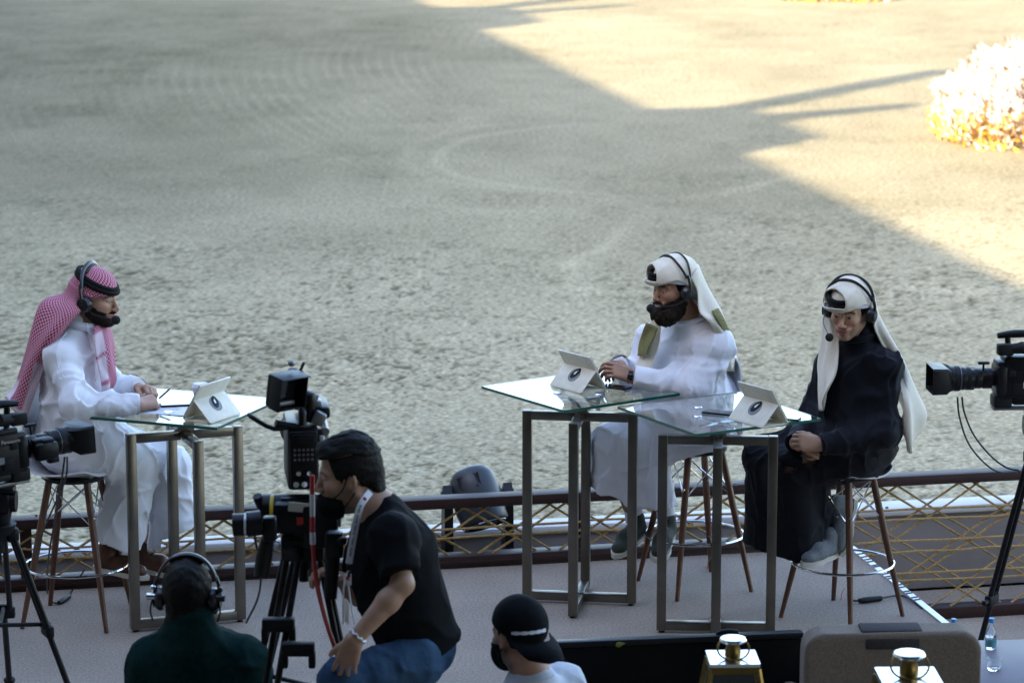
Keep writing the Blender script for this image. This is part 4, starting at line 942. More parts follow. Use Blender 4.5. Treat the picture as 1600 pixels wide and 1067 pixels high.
def build_person(root, B, C, h=.0038, hc=.007):
    pass
def skin_obj(root, B, Hd, skin, o, h=.0043, name='body'):
    v, f = polygonise(B, h); q = Hd.l(v); c = np.repeat(np.asarray(skin)[None], len(v), 0)*(1+.09*vn(v*35)[:, None]); m = (np.linalg.norm(q, axis=1) < .17)
    c[m] = face_col(q[m], skin, o)
    if 'knuckle' in o: pass
    return obj(name, (v, f), M_skin, root, world=True, ang=None, col=np.clip(c, 0, 1))
def beard(root, Hd, hf, length, bulk=None, cheek=.022, name='beard', lipw=.031, liph=.0135):
    F = S()
    def fn(P):
        q = Hd.l(P); a = np.abs(q[:, 1]); nz = vn(q*70)*.0020+vn(q*150)*.0014+vn(q*V3(220,220,60))*.001
        dh = hf(q); d = dh-length*np.clip((-.005-q[:, 2])/.05, .35, 1)+nz
        line = q[:, 2]-(-.012-cheek-.42*np.clip(q[:, 0], 0, .12)-.25*np.clip(.012-np.abs(q[:, 0]-.045), 0, 1))+vn(q*90)*.003
        reg = np.maximum(line, -(q[:, 0]+.012))
        zz = q[:, 2]+.066-a**2*4
        reg = np.maximum(reg, -(np.hypot(a/lipw, zz/liph)-1)*liph)
        d = np.maximum(d, reg)
        mou = np.maximum((np.hypot(a/.032, (q[:, 2]+.0485+.16*a)/.0062)-1)*.006, .05-q[:, 0]); d = np.minimum(d, np.maximum(dh-length*.7+nz, mou))
        if bulk is not None:
            for c, r, k in bulk:
                e = d_ell(q, c, r)+nz*2.5+.004*ridge(q, V3(30,30,12)); e = np.maximum(e, (q[:, 2]+.079+.25*np.clip(.05-q[:, 0], -.03, .1)*-1)); d = smin(d, e, k)
        return d*Hd.s
    F.add(fn, Hd.c-.24, Hd.c+.24, 0); return obj(name, polygonise(F, .0036), M_beard, root, world=True, ang=None)

def pleat(amp, n, ph=0):
    return lambda s, t, G: amp*np.sin((t*n+ph+.35*np.sin(s*5))*2*math.pi)*np.clip(s*2.2, 0, 1)+amp*.35*np.sin(t*n*5.2+s*7)

def on_cloth(T, px, py, Y, eps=.002):
    o0 = V3(0, 0, H); d = unit(at(px, py, Y=Y)-o0); t = Y/d[1]-.9
    for _ in range(80):
        s_ = T((o0+d*t)[None])[0]; t += max(s_, 0)*.5+.0004
        if s_ < .0006: break
    return o0+d*(t-eps)
def seam(name, T, pts, Y, m, root, r=.0026): obj(name, tube([on_cloth(T, x, y, Y, .0008) for x, y in pts], r, 6, 3), m, root, world=True)

# ============ A: man on the left, red checked headscarf
SK_A, SK_B, SK_C, SK_D = V3(.47,.27,.175), V3(.36,.185,.11), V3(.52,.295,.19), V3(.38,.215,.14)
def person_A():
    root = thing('person', 'man in white robe and red checked headscarf holding a pen at the left table', 'person', SA, 0)
    f = unit(V3(.93,-.37,0)); lft = V3(-f[1], f[0], 0)
    Hd = Head(at(149, 466, Y=13.76), V3(.95,-.33,-.11), sc=1.0); hf = head_fn(0)
    pel = V3(-2.03, 13.80, .83); bel = at(118, 640, Y=13.77); che = at(112, 565, Y=13.77); nb = at(118, 508, Y=13.77)
    shR, shL = at(93, 551, Y=13.62), at(138, 541, Y=13.95); elR, wrR = at(122, 634, Y=13.47), at(216, 633, Y=13.52); elL, wrL = at(178, 610, Y=13.92), at(217, 607, Y=13.80)
    knR, knL = at(214, 720, Y=13.86), at(274, 722, Y=14.04); anR, anL = at(170, 838, Y=13.86), at(232, 838, Y=14.06)
    B = S(); B.add(lambda P: hf(Hd.l(P))*Hd.s, Hd.c-.16, Hd.c+.16, 0)
    B.cone(Hd.w(-.018,0,-.06), nb+V3(-.01,0,-.02), .056, .064, .02).cone(nb, che, .06, .11, .05).cone(che, pel, .11, .12, .05).cone(shR, shL, .05, .05, .05)
    for a, b, c in ((shR, elR, wrR), (shL, elL, wrL)): B.chain([a, b, c], [.045,.038,.026], .02)
    for a, b in ((knR, anR), (knL, anL)): B.chain([pel, a+V3(-.03,0,-.03), b], [.08,.045,.034], .02)
    hand(B, wrR, at(250, 624, Y=13.60)-wrR, V3(.15,.75,-.65), -1 if np.dot(np.cross(unit(at(250,624,Y=13.6)-wrR), V3(.15,.75,-.65)), V3(0,0,1)) < 0 else 1, ((.75,.8,.4),(.9,.9,.5),(1.0,1.0,.6),(1.1,1.0,.6)), .03, .98, (.85,.35,.55))
    tL = unit(at(246, 606, Y=13.70)-wrL); pnL = V3(.1,-.55,-.8); hand(B, wrL, tL, pnL, 1 if np.dot(np.cross(tL, pnL), V3(0,0,1)) > 0 else -1, ((.8,.9,.5),)*4, .03, .98, (.8,.4,.5))
    body = skin_obj(root, B, Hd, SK_A, dict(smile=0, open=.0045, stubble=.8))
    obj('beard', [], M_hair) if False else beard(root, Hd, hf, .0036, [((.066,0,-.104), (.024,.028,.013), .010)], cheek=.006, lipw=.037, liph=.0165)
    # robe
    T = S(); T.ell(pel+V3(.02,0,.0), (.19,.20,.135), .05).cone(pel+V3(.03,0,.06), bel, .165, .165, .06, (f, 1.05)).cone(bel, che, .16, .155, .06, (f, 1.12)).cone(che, nb-V3(0,0,.05), .15, .075, .05, (f, 1.15))
    T.cone(shR+V3(.01,0,-.02), shL+V3(.01,0,-.02), .070, .070, .06).cone(nb+V3(0,0,-.03), shR+V3(0,0,-.012), .060, .052, .06).cone(nb+V3(0,0,-.03), shL+V3(0,0,-.012), .060, .052, .06)
    T.chain([shR+V3(0,0,-.02), elR, wrR], [.074,.066,.048], .045).chain([shL+V3(0,0,-.02), elL, wrL], [.074,.064,.048], .045)
    cut_above(T, wrR+unit(wrR-elR)*.012, wrR-elR) if False else None
    T.cone(nb-V3(0,0,.05), nb+V3(.012,-.004,.018), .072, .066, .02)
    Lg = S(); hR, hL = pel+V3(.05,-.07,-.0), pel+V3(.10,.10,-.02)
    hmR, hmL = at(182, 832, Y=13.86), at(268, 815, Y=14.06)
    eR, eL = hmR+V3(-.035,0,-.16), hmL+V3(.0,0,-.16); Lg.chain([hR, knR+V3(-.01,0,-.025), eR], [.135,.092,.135], .03, None).chain([hL, knL+V3(-.02,0,-.025), eL], [.135,.088,.118], .03)
    Lg.cone(knR-V3(.05,0,.02), knL-V3(.06,0,.03), .075, .075, .06); Lg.cone(knR+V3(-.02,.08,-.12), eR+V3(.05,.10,.0), .05, .06, .07)
    n1 = unit(V3(-.05,-.05,-1)); Lg.post.append(lambda P, d: np.maximum(d, np.where((P-(knR+knL)/2)@V3(.94,.34,0) < .015, (P-hmR-V3(0,0,-.05))@V3(-.33,0,-.94), (P-hmL-V3(0,0,-.045))@V3(.24,0,-.97))))
    T.sub(Lg, .05); T.post.append(folds(.015, (9,9,4.5))); dirfold(T, shR, elR, .006, 9, .16); dirfold(T, elR+V3(-.06,0,.06), wrR, .006, 11, .12)
    dirfold(T, shL, wrL, .006, 10, .14)
    for wv, el in ((wrR, elR), (wrL, elL)):
        d_ = unit(wv-el); T.post.append(lambda P, d, wv=wv, d_=d_: np.where(np.linalg.norm(P-wv, axis=1) < .14, np.maximum(d, (P-wv)@d_-.004), d))
    obj('robe', polygonise(T, .0068), M_thobe, root, world=True, ang=None)
    seam('placket', T, [(137,524),(142,545),(146,570),(149,595)], 13.7, M_collar, root); seam('shoulder_seam', T, [(103,520),(92,535),(88,552),(92,575),(100,590)], 13.6, M_collar, root, .0022)
    # collar, cuffs and the front placket
    nk = nb+V3(.014,-.006,.012); ux = unit(Hd.c-nk)
    cf = frame(V3(.9,-.36,.0)); cv = [nk+cf@V3(.074*math.cos(a)+.004, .070*math.sin(a), -.022*math.cos(a)+.010) for a in np.linspace(0, 2*math.pi, 24, endpoint=False)]
    obj('collar', tube(cv, .019, 8, 1, closed=True, flat=1.0), M_collar, root, world=True)
    for s in (.35, -.35): obj('collar_point', loft([[nk+cf@V3(.078,s*.02,-.0), nk+cf@V3(.07,s*.16,.01)], [nk+cf@V3(.094,s*.09,-.05), nk+cf@V3(.088,s*.17,-.035)]], 3, 3, .004), M_collar, root, world=True)
    for wv, el in ((wrR, elR), (wrL, elL)): obj('cuff', tube([wv-unit(wv-el)*.05, wv+unit(wv-el)*.006], [.0485,.0475], 18, 1, cap=False), M_collar, root, world=True)
    shoe(root, anR+V3(-.035,.0,-.155), anR+V3(.17,-.04,-.185), M_leather, M_sole); shoe(root, anL+V3(-.05,.03,-.16), anL+V3(.13,-.02,-.185), M_leather, M_sole)
    # headscarf
    F = S(); 
    def cap(P):
        q = Hd.l(P); d = d_ell(q, (-.012,0,.040), (.113,.090,.107)); d = smin(d, d_ell(q, (-.06,0,-.02), (.075,.086,.09)), .04)
        a = np.abs(q[:, 1]); cutz = .040-.0*a; lo = np.where(q[:, 0] > -.0, .006+.33*q[:, 0], .006+.9*q[:, 0])
        return np.maximum(d+.003*vn(q*30), lo-q[:, 2])*Hd.s
    F.add(cap, Hd.c-.2, Hd.c+.2, 0); v, fc = polygonise(F, .005); o = obj('headscarf', (v, fc), M_check, root, world=True, ang=None, col=np.zeros((len(v), 3)))
    q = Hd.l(v); set_uvc(o.data, np.c_[np.arctan2(q[:, 1], q[:, 0]+.02)*13+.5, q[:, 2]/.008+.3*q[:, 0]/.008, q[:, 0]*0+.5])
    def drape(name, rows, su, sv, border=None, wr=None, th=.006):
        g = loft(rows, 7, 7, th, wr); nu = (len(rows)-1)*7+1; nv = (len(rows[0])-1)*7+1
        s, t = np.meshgrid(np.linspace(0, 1, nu), np.linspace(0, 1, nv), indexing='ij'); ss = np.r_[s.ravel(), s.ravel()]; tt = np.r_[t.ravel(), t.ravel()]
        b = border(ss, tt) if border else ss*0
        o = obj(name, g, M_check, root, world=True, ang=None, col=np.c_[b, b, b]); set_uvc(o.data, np.c_[ss*su, tt*sv, ss*0+.5]); return o
    def hw(*p): return Hd.w(*p)
    rows = [[hw(.03,-.094,.03), hw(-.05,-.098,.06), hw(-.115,-.04,.075), hw(-.115,.04,.075), hw(-.05,.098,.06), hw(.03,.094,.03)],
            [hw(.0,-.100,-.02), hw(-.07,-.104,.0), hw(-.145,-.04,.0), hw(-.145,.04,.0), hw(-.07,.104,.0), hw(.0,.10,-.02)],
            [at(120,492,Y=13.62), at(98,488,Y=13.62), at(70,476,Y=13.72), at(74,472,Y=13.84), at(106,490,Y=13.92), at(126,500,Y=13.92)],
            [at(92,530,Y=13.60), at(74,526,Y=13.58), at(56,512,Y=13.70), at(60,510,Y=13.86), at(84,512,Y=13.95), at(110,520,Y=13.97)],
            [at(68,575,Y=13.64), at(56,570,Y=13.62), at(42,560,Y=13.70), at(42,556,Y=13.84), at(60,560,Y=13.94), at(80,560,Y=13.98)],
            [at(50,622,Y=13.66), at(41,616,Y=13.64), at(28,606,Y=13.72), at(26,602,Y=13.84), at(40,606,Y=13.92), at(56,612,Y=13.96)],
            [at(38,660,Y=13.68), at(31,652,Y=13.66), at(14,628,Y=13.72), at(10,622,Y=13.82), at(26,640,Y=13.90), at(44,650,Y=13.94)]]
    drape('scarf_back', rows, 74, 54, lambda s, t: ((s > .80) & ((np.abs(t-.5) < .10) | (s > .965)))*.8+((s > .66) & (t < .22))*.6, pleat(.009, 3.2))
    rows = [[at(146,512,Y=13.68), at(158,506,Y=13.74), at(170,508,Y=13.82)], [at(148,545,Y=13.62), at(164,535,Y=13.66), at(178,532,Y=13.76)], [at(154,580,Y=13.60), at(168,572,Y=13.63), at(182,568,Y=13.72)],
            [at(160,605,Y=13.60), at(172,598,Y=13.63), at(180,592,Y=13.72)], [at(160,622,Y=13.61), at(166,618,Y=13.64), at(170,610,Y=13.70)]]
    drape('scarf_front', rows, 44, 18, lambda s, t: np.where((t < .45) & (s > .08), .75, 0)*((s*9 % 3) > .45), pleat(.006, 1.6))
    # black cord rings on the scarf
    for k, (dz, rr) in enumerate(((.076, 0), (.092, -.006))):
        obj('head_cord', Hd.g(tube([((.098+rr)*math.cos(a)+.004, (.084+rr)*math.sin(a), dz-.036*math.cos(a)) for a in np.linspace(0, 2*math.pi, 30, endpoint=False)], .0115, 10, 1, closed=True)), M_agal, root, world=True)
    headset('black headset over the red checked headscarf', Hd, -1, False, at(181, 500, Y=13.64), lean=-.03, mic_r=.021)
    pn = thing('pen', 'black pen in the hands of the man at the left table', 'pen', at(256, 618, Y=13.66)); a, b = at(249, 622, Y=13.64), at(266, 607, Y=13.70)
    obj('barrel', tube([a, a+(b-a)*.8, b], [.0045,.0045,.0025], 10, 1), M_black, pn, world=True); obj('ring', tube([a+(b-a)*.5, a+(b-a)*.55], .005, 10, 1), M_gold, pn, world=True)
person_A()

def scarf_cap(root, Hd, mat_, open_y, open_r=.048, low=.030, slope=.0, infl=1.0, nz=.003, cutn=(.9,-.3,.1)):
    """headscarf pulled over the cord rings with an opening at the brow that shows them"""
    F = S(); R0 = np.array([.122,.100,.114])*infl; cn = unit(V3(*cutn)); cp = V3(.112, .012, .07)
    def low_edge(q, lo): return np.where(q[:, 0] > 0, lo+.30*np.clip(np.abs(q[:, 1]-open_y)-.03, 0, .09)*np.clip(q[:, 0]/.04, 0, 1), lo+.95*q[:, 0])
    def inner(P):
        q = Hd.l(P); d = d_ell(q, (-.010,0,.040), (.114,.087,.106)); return np.maximum(d, np.maximum(low_edge(q, low-.003)-q[:, 2], -.02-q[:, 0]))*Hd.s
    def fn(P):
        q = Hd.l(P); w_ = .003*vn(q*22)+nz*np.exp(-(vn(q*V3(14,14,8)+5)/.2)**2)*-1; d = d_ell(q, (-.014,0,.044), R0)+w_
        d = smin(d, d_ell(q, (.060,open_y,.072), (.074,.080,.062))+w_, .03)
        d = smin(d, d_ell(q, (-.07,0,-.03), (.070,.088,.10))+w_, .05)
        d = np.maximum(d, -(d+.0072))
        cut = np.minimum((q-cp)@cn+.006*vn(q*18), q[:, 2]-(low+.016+.012*vn(q*14)))               # inside the opening when positive
        d = np.maximum(d, smin(cut, cut, .01))
        return np.maximum(d, low_edge(q, low)-q[:, 2])*Hd.s
    F.add(fn, Hd.c-.24, Hd.c+.24, 0); o = obj('headscarf', polygonise(F, .0042), mat_, root, world=True, ang=None)
    G = S(); G.add(inner, Hd.c-.2, Hd.c+.2, 0); obj('scarf_lining', polygonise(G, .006), mat_, root, world=True, ang=None)
    for dz, rr in ((.066, 0), (.084, -.003)):
        obj('head_cord', Hd.g(tube([((.117+rr)*math.cos(a)-.006, open_y*.6+.074*math.sin(a), dz-.004*math.cos(a)) for a in np.linspace(-1.25, 1.25, 16)], .0105, 10, 1)), M_agal, root, world=True)
    # white skullcap showing along the temple
    rows = [[Hd.w(.098*math.cos(a)-.010, sg*.092*math.sin(a), z-.020*math.cos(a)*0+.022*math.cos(a)) for a in np.linspace(.25, 1.75, 7)] for z in (.026,.058) for sg in (1,)]
    obj('skullcap', loft(rows, 2, 4, .004), M_cap2, root, world=True)
    F2 = S(); F2.add(lambda P: (lambda q: np.maximum(np.maximum(d_ell(q, (-.014,0,.032), (.103,.0815,.10)), q[:, 2]-.04), np.maximum(np.maximum(-.085-q[:, 2]+.35*q[:, 0]*0, q[:, 0]-.030-.25*(q[:, 2])), -.06-q[:, 2]-.4*q[:, 0])))(Hd.l(P))*Hd.s, Hd.c-.2, Hd.c+.2, 0)
    obj('hair', polygonise(F2, .0045), M_hair, root, world=True, ang=None)
    return o

# ============ B: long bearded man at the middle table
def person_B():
    root = thing('person', 'long bearded smiling man in a white robe and cream headscarf at the middle table', 'person', SB, 0)
    f = unit(V3(-.84,-.54,0)); Hd = Head(at(1053, 450, Y=14.12), V3(-.83,-.56,-.10), sc=1.0); hf = head_fn(1.5, .005)
    pel = V3(.89, 14.37, .84); bel = at(1072, 625, Y=14.28); che = at(1075, 560, Y=14.26); nb = at(1082, 503, Y=14.20)
    shN, shF = at(1117, 530, Y=14.12), at(1022, 525, Y=14.42); elN, wrN = at(1085, 606, Y=14.05), at(992, 590, Y=14.06); elF, wrF = at(992, 590, Y=14.42), at(968, 572, Y=14.27)
    knF, knN = at(957, 694, Y=14.32), at(1008, 700, Y=14.24); anF, anN = at(985, 790, Y=14.38), at(1035, 790, Y=14.32)
    B = S(); B.add(lambda P: hf(Hd.l(P))*Hd.s, Hd.c-.16, Hd.c+.16, 0)
    B.cone(Hd.w(-.018,0,-.06), nb+V3(0,0,-.02), .058, .066, .02).cone(nb, che, .06, .12, .05).cone(che, pel, .12, .13, .05).cone(shN, shF, .05, .05, .05)
    for a, b, c in ((shN, elN, wrN), (shF, elF, wrF)): B.chain([a, b, c], [.05,.042,.029], .02)
    for a, b in ((knF, anF), (knN, anN)): B.chain([pel, a, b], [.09,.058,.040], .02)
    tN = unit(at(955, 576, Y=14.06)-wrN); pN = V3(-.1,.62,-.72); hand(B, wrN, tN, pN, 1 if np.cross(tN, pN)[2] > 0 else -1, ((.35,.6,.4),(.4,.7,.5),(.45,.8,.5),(.5,.8,.5)), .10, 1.06, (.75,.55,.2))
    tF = unit(at(946, 572, Y=14.10)-wrF); pF = V3(.1,-.45,-.8); hand(B, wrF, tF, pF, 1 if np.cross(tF, pF)[2] > 0 else -1, ((.3,.6,.4),(.4,.7,.5),(.5,.7,.5),(.5,.8,.5)), .10, 1.04, (.7,.5,.3))
    skin_obj(root, B, Hd, SK_B, dict(smile=1.5, teeth=True, open=.0045, gaze=.002, lip=(.36,.13,.12)))
    beard(root, Hd, hf, .009, [((.066,0,-.116), (.066,.074,.056), .02), ((.02,0,-.10), (.050,.076,.050), .02)], cheek=.008, lipw=.038, liph=.0185)
    T = S(); T.ell(pel+V3(.01,0,-.02), (.235,.235,.15), .05).cone(pel+V3(0,0,.06), bel, .20, .205, .06).cone(bel, che, .205, .19, .06, (f, 1.08)).cone(che, nb-V3(0,0,.06), .185, .085, .05, (f, 1.15))
    T.cone(shN+V3(0,0,-.03), shF+V3(0,0,-.03), .080, .080, .07).cone(nb+V3(0,0,-.03), shN+V3(0,0,-.015), .068, .056, .07).cone(nb+V3(0,0,-.03), shF+V3(0,0,-.015), .068, .056, .07)
    T.chain([shN+V3(0,0,-.03), elN, wrN], [.078,.078,.060], .06).chain([shF+V3(0,0,-.03), elF, wrF], [.078,.072,.056], .06)
    T.cone(nb-V3(0,0,.06), nb+V3(-.008,-.004,.018), .08, .070, .02)
    Lg = S(); hF, hN = pel+V3(-.08,.05,-.02), pel+V3(0,-.12,-.02); hmF, hmN = at(952, 735, Y=14.33), at(1018, 758, Y=14.26)
    eF, eN = hmF+V3(.01,.0,-.18), hmN+V3(.015,.0,-.18); Lg.chain([hF, knF, eF], [.15,.092,.108], .03).chain([hN, knN, eN], [.15,.095,.112], .03); Lg.cone(knF, knN, .08, .08, .05); Lg.cone(eF+V3(-.05,.0,.05), knF, .055, .075, .05); Lg.cone((knF+knN)/2, (eF+eN)/2, .07, .075, .05)
    zF, zN = at(950, 772, Y=14.28)[2], at(1018, 791, Y=14.2)[2]; xm = (hmF[0]+hmN[0])/2-.03
    Lg.post.append(lambda P, d: np.maximum(d, np.where(P[:, 0] < xm, zF+.35*(P[:, 0]-hmF[0])*-1, zN)-P[:, 2]))
    T.sub(Lg, .05); T.post.append(folds(.018, (8,8,4.2))); dirfold(T, shN, elN, .007, 8, .18); dirfold(T, elN, wrN, .006, 10, .14); dirfold(T, shF, wrF, .006, 10, .16)
    for wv, el in ((wrN, elN), (wrF, elF)):
        d_ = unit(wv-el); T.post.append(lambda P, d, wv=wv, d_=d_: np.where(np.linalg.norm(P-wv, axis=1) < .15, np.maximum(d, (P-wv)@d_-.004), d))
    obj('robe', polygonise(T, .0070), M_thobe2, root, world=True, ang=None)
    seam('placket', T, [(1056,520),(1050,545),(1046,572),(1044,600)], 14.1, M_collar, root); seam('shoulder_seam', T, [(1106,505),(1118,520),(1112,545),(1104,570)], 14.1, M_collar, root, .0022)
    for y in (546, 574): obj('button', ball(on_cloth(T, 1049-(y-546)*.1, y, 14.1), .006, 7), M_greyd, root, world=True)
    for wv, el in ((wrN, elN), (wrF, elF)): obj('cuff', tube([wv-unit(wv-el)*.055, wv+unit(wv-el)*.006], [.0575,.0565], 18, 1, cap=False), M_collar, root, world=True)
    nk = nb+V3(-.006,-.004,.012); cf = frame(f); obj('collar', tube([nk+cf@V3(.080*math.cos(a)+.004, .076*math.sin(a), -.014*math.cos(a)+.008) for a in np.linspace(0, 2*math.pi, 24, endpoint=False)], .018, 8, 1, closed=True), M_thobe2, root, world=True)
    for py in (545, 560, 578): obj('button', ball(at(1048-.1*(py-545), py, Y=14.05), .006, 6), M_greyd, root, world=True) if False else None
    shoe(root, anF+V3(.04,.03,-.16), anF+V3(-.07,-.17,-.20), M_olshoe, M_sole, sc=1.03); shoe(root, anN+V3(.03,.03,-.165), anN+V3(-.03,-.20,-.21), M_olshoe, M_sole, sc=1.03)
    for a in (anF, anN): obj('sock', tube([a+V3(.02,.01,-.08), a+V3(.005,0,.12)], [.043,.050], 14, 2), M_thobe, root, world=True)
    d_ = unit(wrN-elN); o = obj('watch', [tube([wrN+d_*.012, wrN+d_*.034], .031, 18, 1)], M_rubber, root, world=True); obj('watch_face', [xf(box((0,0,0), (.03,.012,.03), bev=.004), frame(d_), wrN+d_*.022+V3(0,-.031,.004)-np.array(root.location))], M_screen, o)
    scarf_cap(root, Hd, M_ghutra, -.028, .050, low=.030)
    hw = Hd.w
    rows = [[hw(-.02,.104,.06), hw(-.075,.090,.09), hw(-.125,.03,.09), hw(-.125,-.04,.08), hw(-.06,-.098,.05)],
            [hw(-.045,.112,-.01), hw(-.10,.10,.0), hw(-.150,.03,.01), hw(-.145,-.04,.0), hw(-.07,-.104,-.02)],
            [at(1092,488,Y=14.02), at(1108,478,Y=14.06), at(1118,470,Y=14.16), at(1110,474,Y=14.30), at(1080,492,Y=14.36)],
            [at(1108,505,Y=14.02), at(1122,498,Y=14.06), at(1128,494,Y=14.18), at(1122,500,Y=14.36), at(1090,508,Y=14.44)],
            [at(1128,540,Y=14.10), at(1136,534,Y=14.14), at(1142,535,Y=14.26), at(1138,538,Y=14.42), at(1110,540,Y=14.50)],
            [at(1136,580,Y=14.20), at(1142,578,Y=14.22), at(1145,580,Y=14.32), at(1140,584,Y=14.44), at(1120,585,Y=14.50)]]
    obj('scarf_back', loft(rows, 7, 7, .006, pleat(.008, 2.6)), M_ghutra, root, world=True, ang=None)
    rows = [[at(1021,496,Y=14.10), at(1033,498,Y=14.06)], [at(1014,512,Y=14.12), at(1032,520,Y=14.06)], [at(1006,538,Y=14.17), at(1027,545,Y=14.08)], [at(996,566,Y=14.17), at(1018,575,Y=14.06)], [at(990,574,Y=14.17), at(1014,580,Y=14.06)]]
    rows = [[r[0], (r[0]+r[1])/2+V3(-.01,-.015,0), r[1]] for r in rows]; obj('scarf_front', loft(rows, 6, 6, .008, pleat(.004, 1.5)), M_ghutra, root, world=True, ang=None)
    rows = [[at(1010,504,Y=14.07), at(1020,508,Y=14.03), at(1028,513,Y=14.01)], [at(1003,525,Y=14.13), at(1012,527,Y=14.08), at(1022,528,Y=14.02)], [at(997,548,Y=14.14), at(1004,549,Y=14.10), at(1013,547,Y=14.04)], [at(996,556,Y=14.14), at(1004,556,Y=14.10), at(1012,552,Y=14.04)]]
    obj('scarf_border', loft(rows, 6, 6, .006, pleat(.003, 1.2)), M_olive, root, world=True, ang=None)
    rows = [[at(1112,486,Y=14.04), at(1122,484,Y=14.12)], [at(1120,500,Y=14.03), at(1131,500,Y=14.14)], [at(1131,520,Y=14.08), at(1139,520,Y=14.2)]]
    obj('scarf_border', loft([[r[0], (r[0]+r[1])/2+V3(.012,-.014,.012), r[1]] for r in rows], 5, 5, .005), M_olive, root, world=True, ang=None)
    headset('black twin band headset over the cream scarf of the bearded man', Hd, 1, True, at(1017, 482, Y=13.94), mic_r=.021)
person_B()

# ============ C: man in the navy robe
def person_C():
    root = thing('person', 'smiling man in a dark navy robe and cream headscarf with hands clasped', 'person', SC, 0)
    f = unit(V3(-.74,-.67,0)); Hd = Head(at(1327, 485, Y=13.66), V3(-.42,-.86,-.22), up=(.06,0,1), sc=1.0); hf = head_fn(1.7)
    pel = V3(1.56, 13.84, .83); bel = at(1335, 640, Y=13.76); che = at(1340, 585, Y=13.75); nb = at(1345, 530, Y=13.74)
    shN, shF = at(1381, 566, Y=13.68), at(1298, 565, Y=13.92); elN, wrN = at(1380, 676, Y=13.60), at(1283, 694, Y=13.54); elF, wrF = at(1272, 650, Y=13.90), at(1243, 692, Y=13.60)
    knF, knN = at(1196, 714, Y=13.86), at(1238, 732, Y=13.70); anF, anN = at(1272, 850, Y=13.82), at(1284, 830, Y=13.80)
    B = S(); B.add(lambda P: hf(Hd.l(P))*Hd.s, Hd.c-.16, Hd.c+.16, 0)
    B.cone(Hd.w(-.018,0,-.06), nb+V3(0,0,-.03), .054, .062, .02).cone(nb, che, .05, .10, .05).cone(che, pel, .10, .11, .05).cone(shN, shF, .045, .045, .05)
    for a, b, c in ((shN, elN, wrN), (shF, elF, wrF)): B.chain([a, b, c], [.042,.038,.027], .02)
    for a, b in ((knF, anF), (knN, anN)): B.chain([pel, a, b], [.08,.052,.036], .02)
    tN = unit(at(1248, 690, Y=13.54)-wrN); pN = V3(-.2,.75,-.25); hand(B, wrN, tN, pN, 1 if np.cross(tN, pN)[2] > 0 else -1, ((.7,.8,.5),(.75,.9,.5),(.8,.9,.5),(.8,.9,.5)), .04, .98, (.75,.4,.45))
    tF = unit(V3(.88,-.16,-.10)); pF = V3(.75,.3,-.3); pF = V3(-.3,.3,-.9); hand(B, wrF, tF, pF, 1 if np.cross(tF, pF)[1] < 0 else -1, ((1.1,1.2,.8),(1.1,1.2,.8),(1.2,1.2,.8),(1.2,1.2,.8)), .03, .94, (.8,.3,.3))
    skin_obj(root, B, Hd, SK_C, dict(smile=1.7, open=.0034, stubble=.55, lip=(.52,.17,.16)))
    T = S(); T.ell(pel+V3(-.01,0,-.03), (.235,.235,.15), .05).cone(pel+V3(0,0,.05), bel, .165, .155, .06).cone(bel, che, .155, .148, .06, (f, 1.12)).cone(che, nb-V3(0,0,.06), .142, .076, .05, (f, 1.15))
    T.cone(shN+V3(0,0,-.02), shF+V3(0,0,-.02), .072, .072, .06).cone(nb+V3(0,0,-.03), shN+V3(0,0,-.018), .06, .048, .06).cone(nb+V3(0,0,-.03), shF+V3(0,0,-.018), .06, .048, .06)
    T.chain([shN+V3(0,0,-.02), elN, wrN], [.068,.068,.052], .055).chain([shF+V3(0,0,-.02), elF, wrF], [.068,.064,.050], .055)
    T.cone(nb-V3(0,0,.06), nb+V3(-.012,-.018,.030), .075, .066, .02)
    Lg = S(); hF, hN = pel+V3(-.09,.03,-.0), pel+V3(-.02,-.12,-.0); hmF, hmN = at(1196, 836, Y=13.88), at(1250, 850, Y=13.76)
    hmF = hmF-V3(0,0,.14); hmN = hmN-V3(0,0,.14); Lg.chain([hF, knF, hmF], [.14,.090,.108], .03).chain([hN, knN, hmN], [.14,.094,.120], .03).cone(knF, knN, .085, .09, .07).cone(hN+V3(-.02,.05,-.05), knN+V3(.04,.03,-.03), .12, .09, .05).cone(hmF+V3(.02,0,.0), hmN, .085, .10, .07).cone((knF+knN)/2+V3(0,0,-.02), (hmF+hmN)/2, .085, .10, .08).cone(at(1268, 748, Y=13.80), at(1268, 890, Y=13.80), .080, .080, .07).cone(knN+V3(.03,.03,.0), at(1290, 800, Y=13.80), .08, .055, .05)
    zF, zN = at(1190, 858, Y=13.80)[2], at(1255, 877, Y=13.70)[2]
    Lg.post.append(lambda P, d: np.maximum(d, zN+(zF-zN)*np.clip((P[:, 0]-hmN[0])/(hmF[0]-hmN[0]), -.6, 1.4)-P[:, 2]))
    T.sub(Lg, .05); T.post.append(folds(.016, (9,9,3.6))); dirfold(T, shN, elN, .007, 8, .17); dirfold(T, elN, wrN, .006, 11, .12); dirfold(T, shF, wrF, .006, 10, .14)
    for wv, el in ((wrN, elN), (wrF, elF)):
        d_ = unit(wv-el); T.post.append(lambda P, d, wv=wv, d_=d_: np.where(np.linalg.norm(P-wv, axis=1) < .13, np.maximum(d, (P-wv)@d_-.004), d))
    v, fc = polygonise(T, .0070); obj('robe', (v, fc), M_navy, root, world=True, ang=None)
    for wv, el in ((wrN, elN), (wrF, elF)): obj('cuff', tube([wv-unit(wv-el)*.06, wv+unit(wv-el)*.006], [.0495,.0485], 18, 1, cap=False), M_navy, root, world=True)
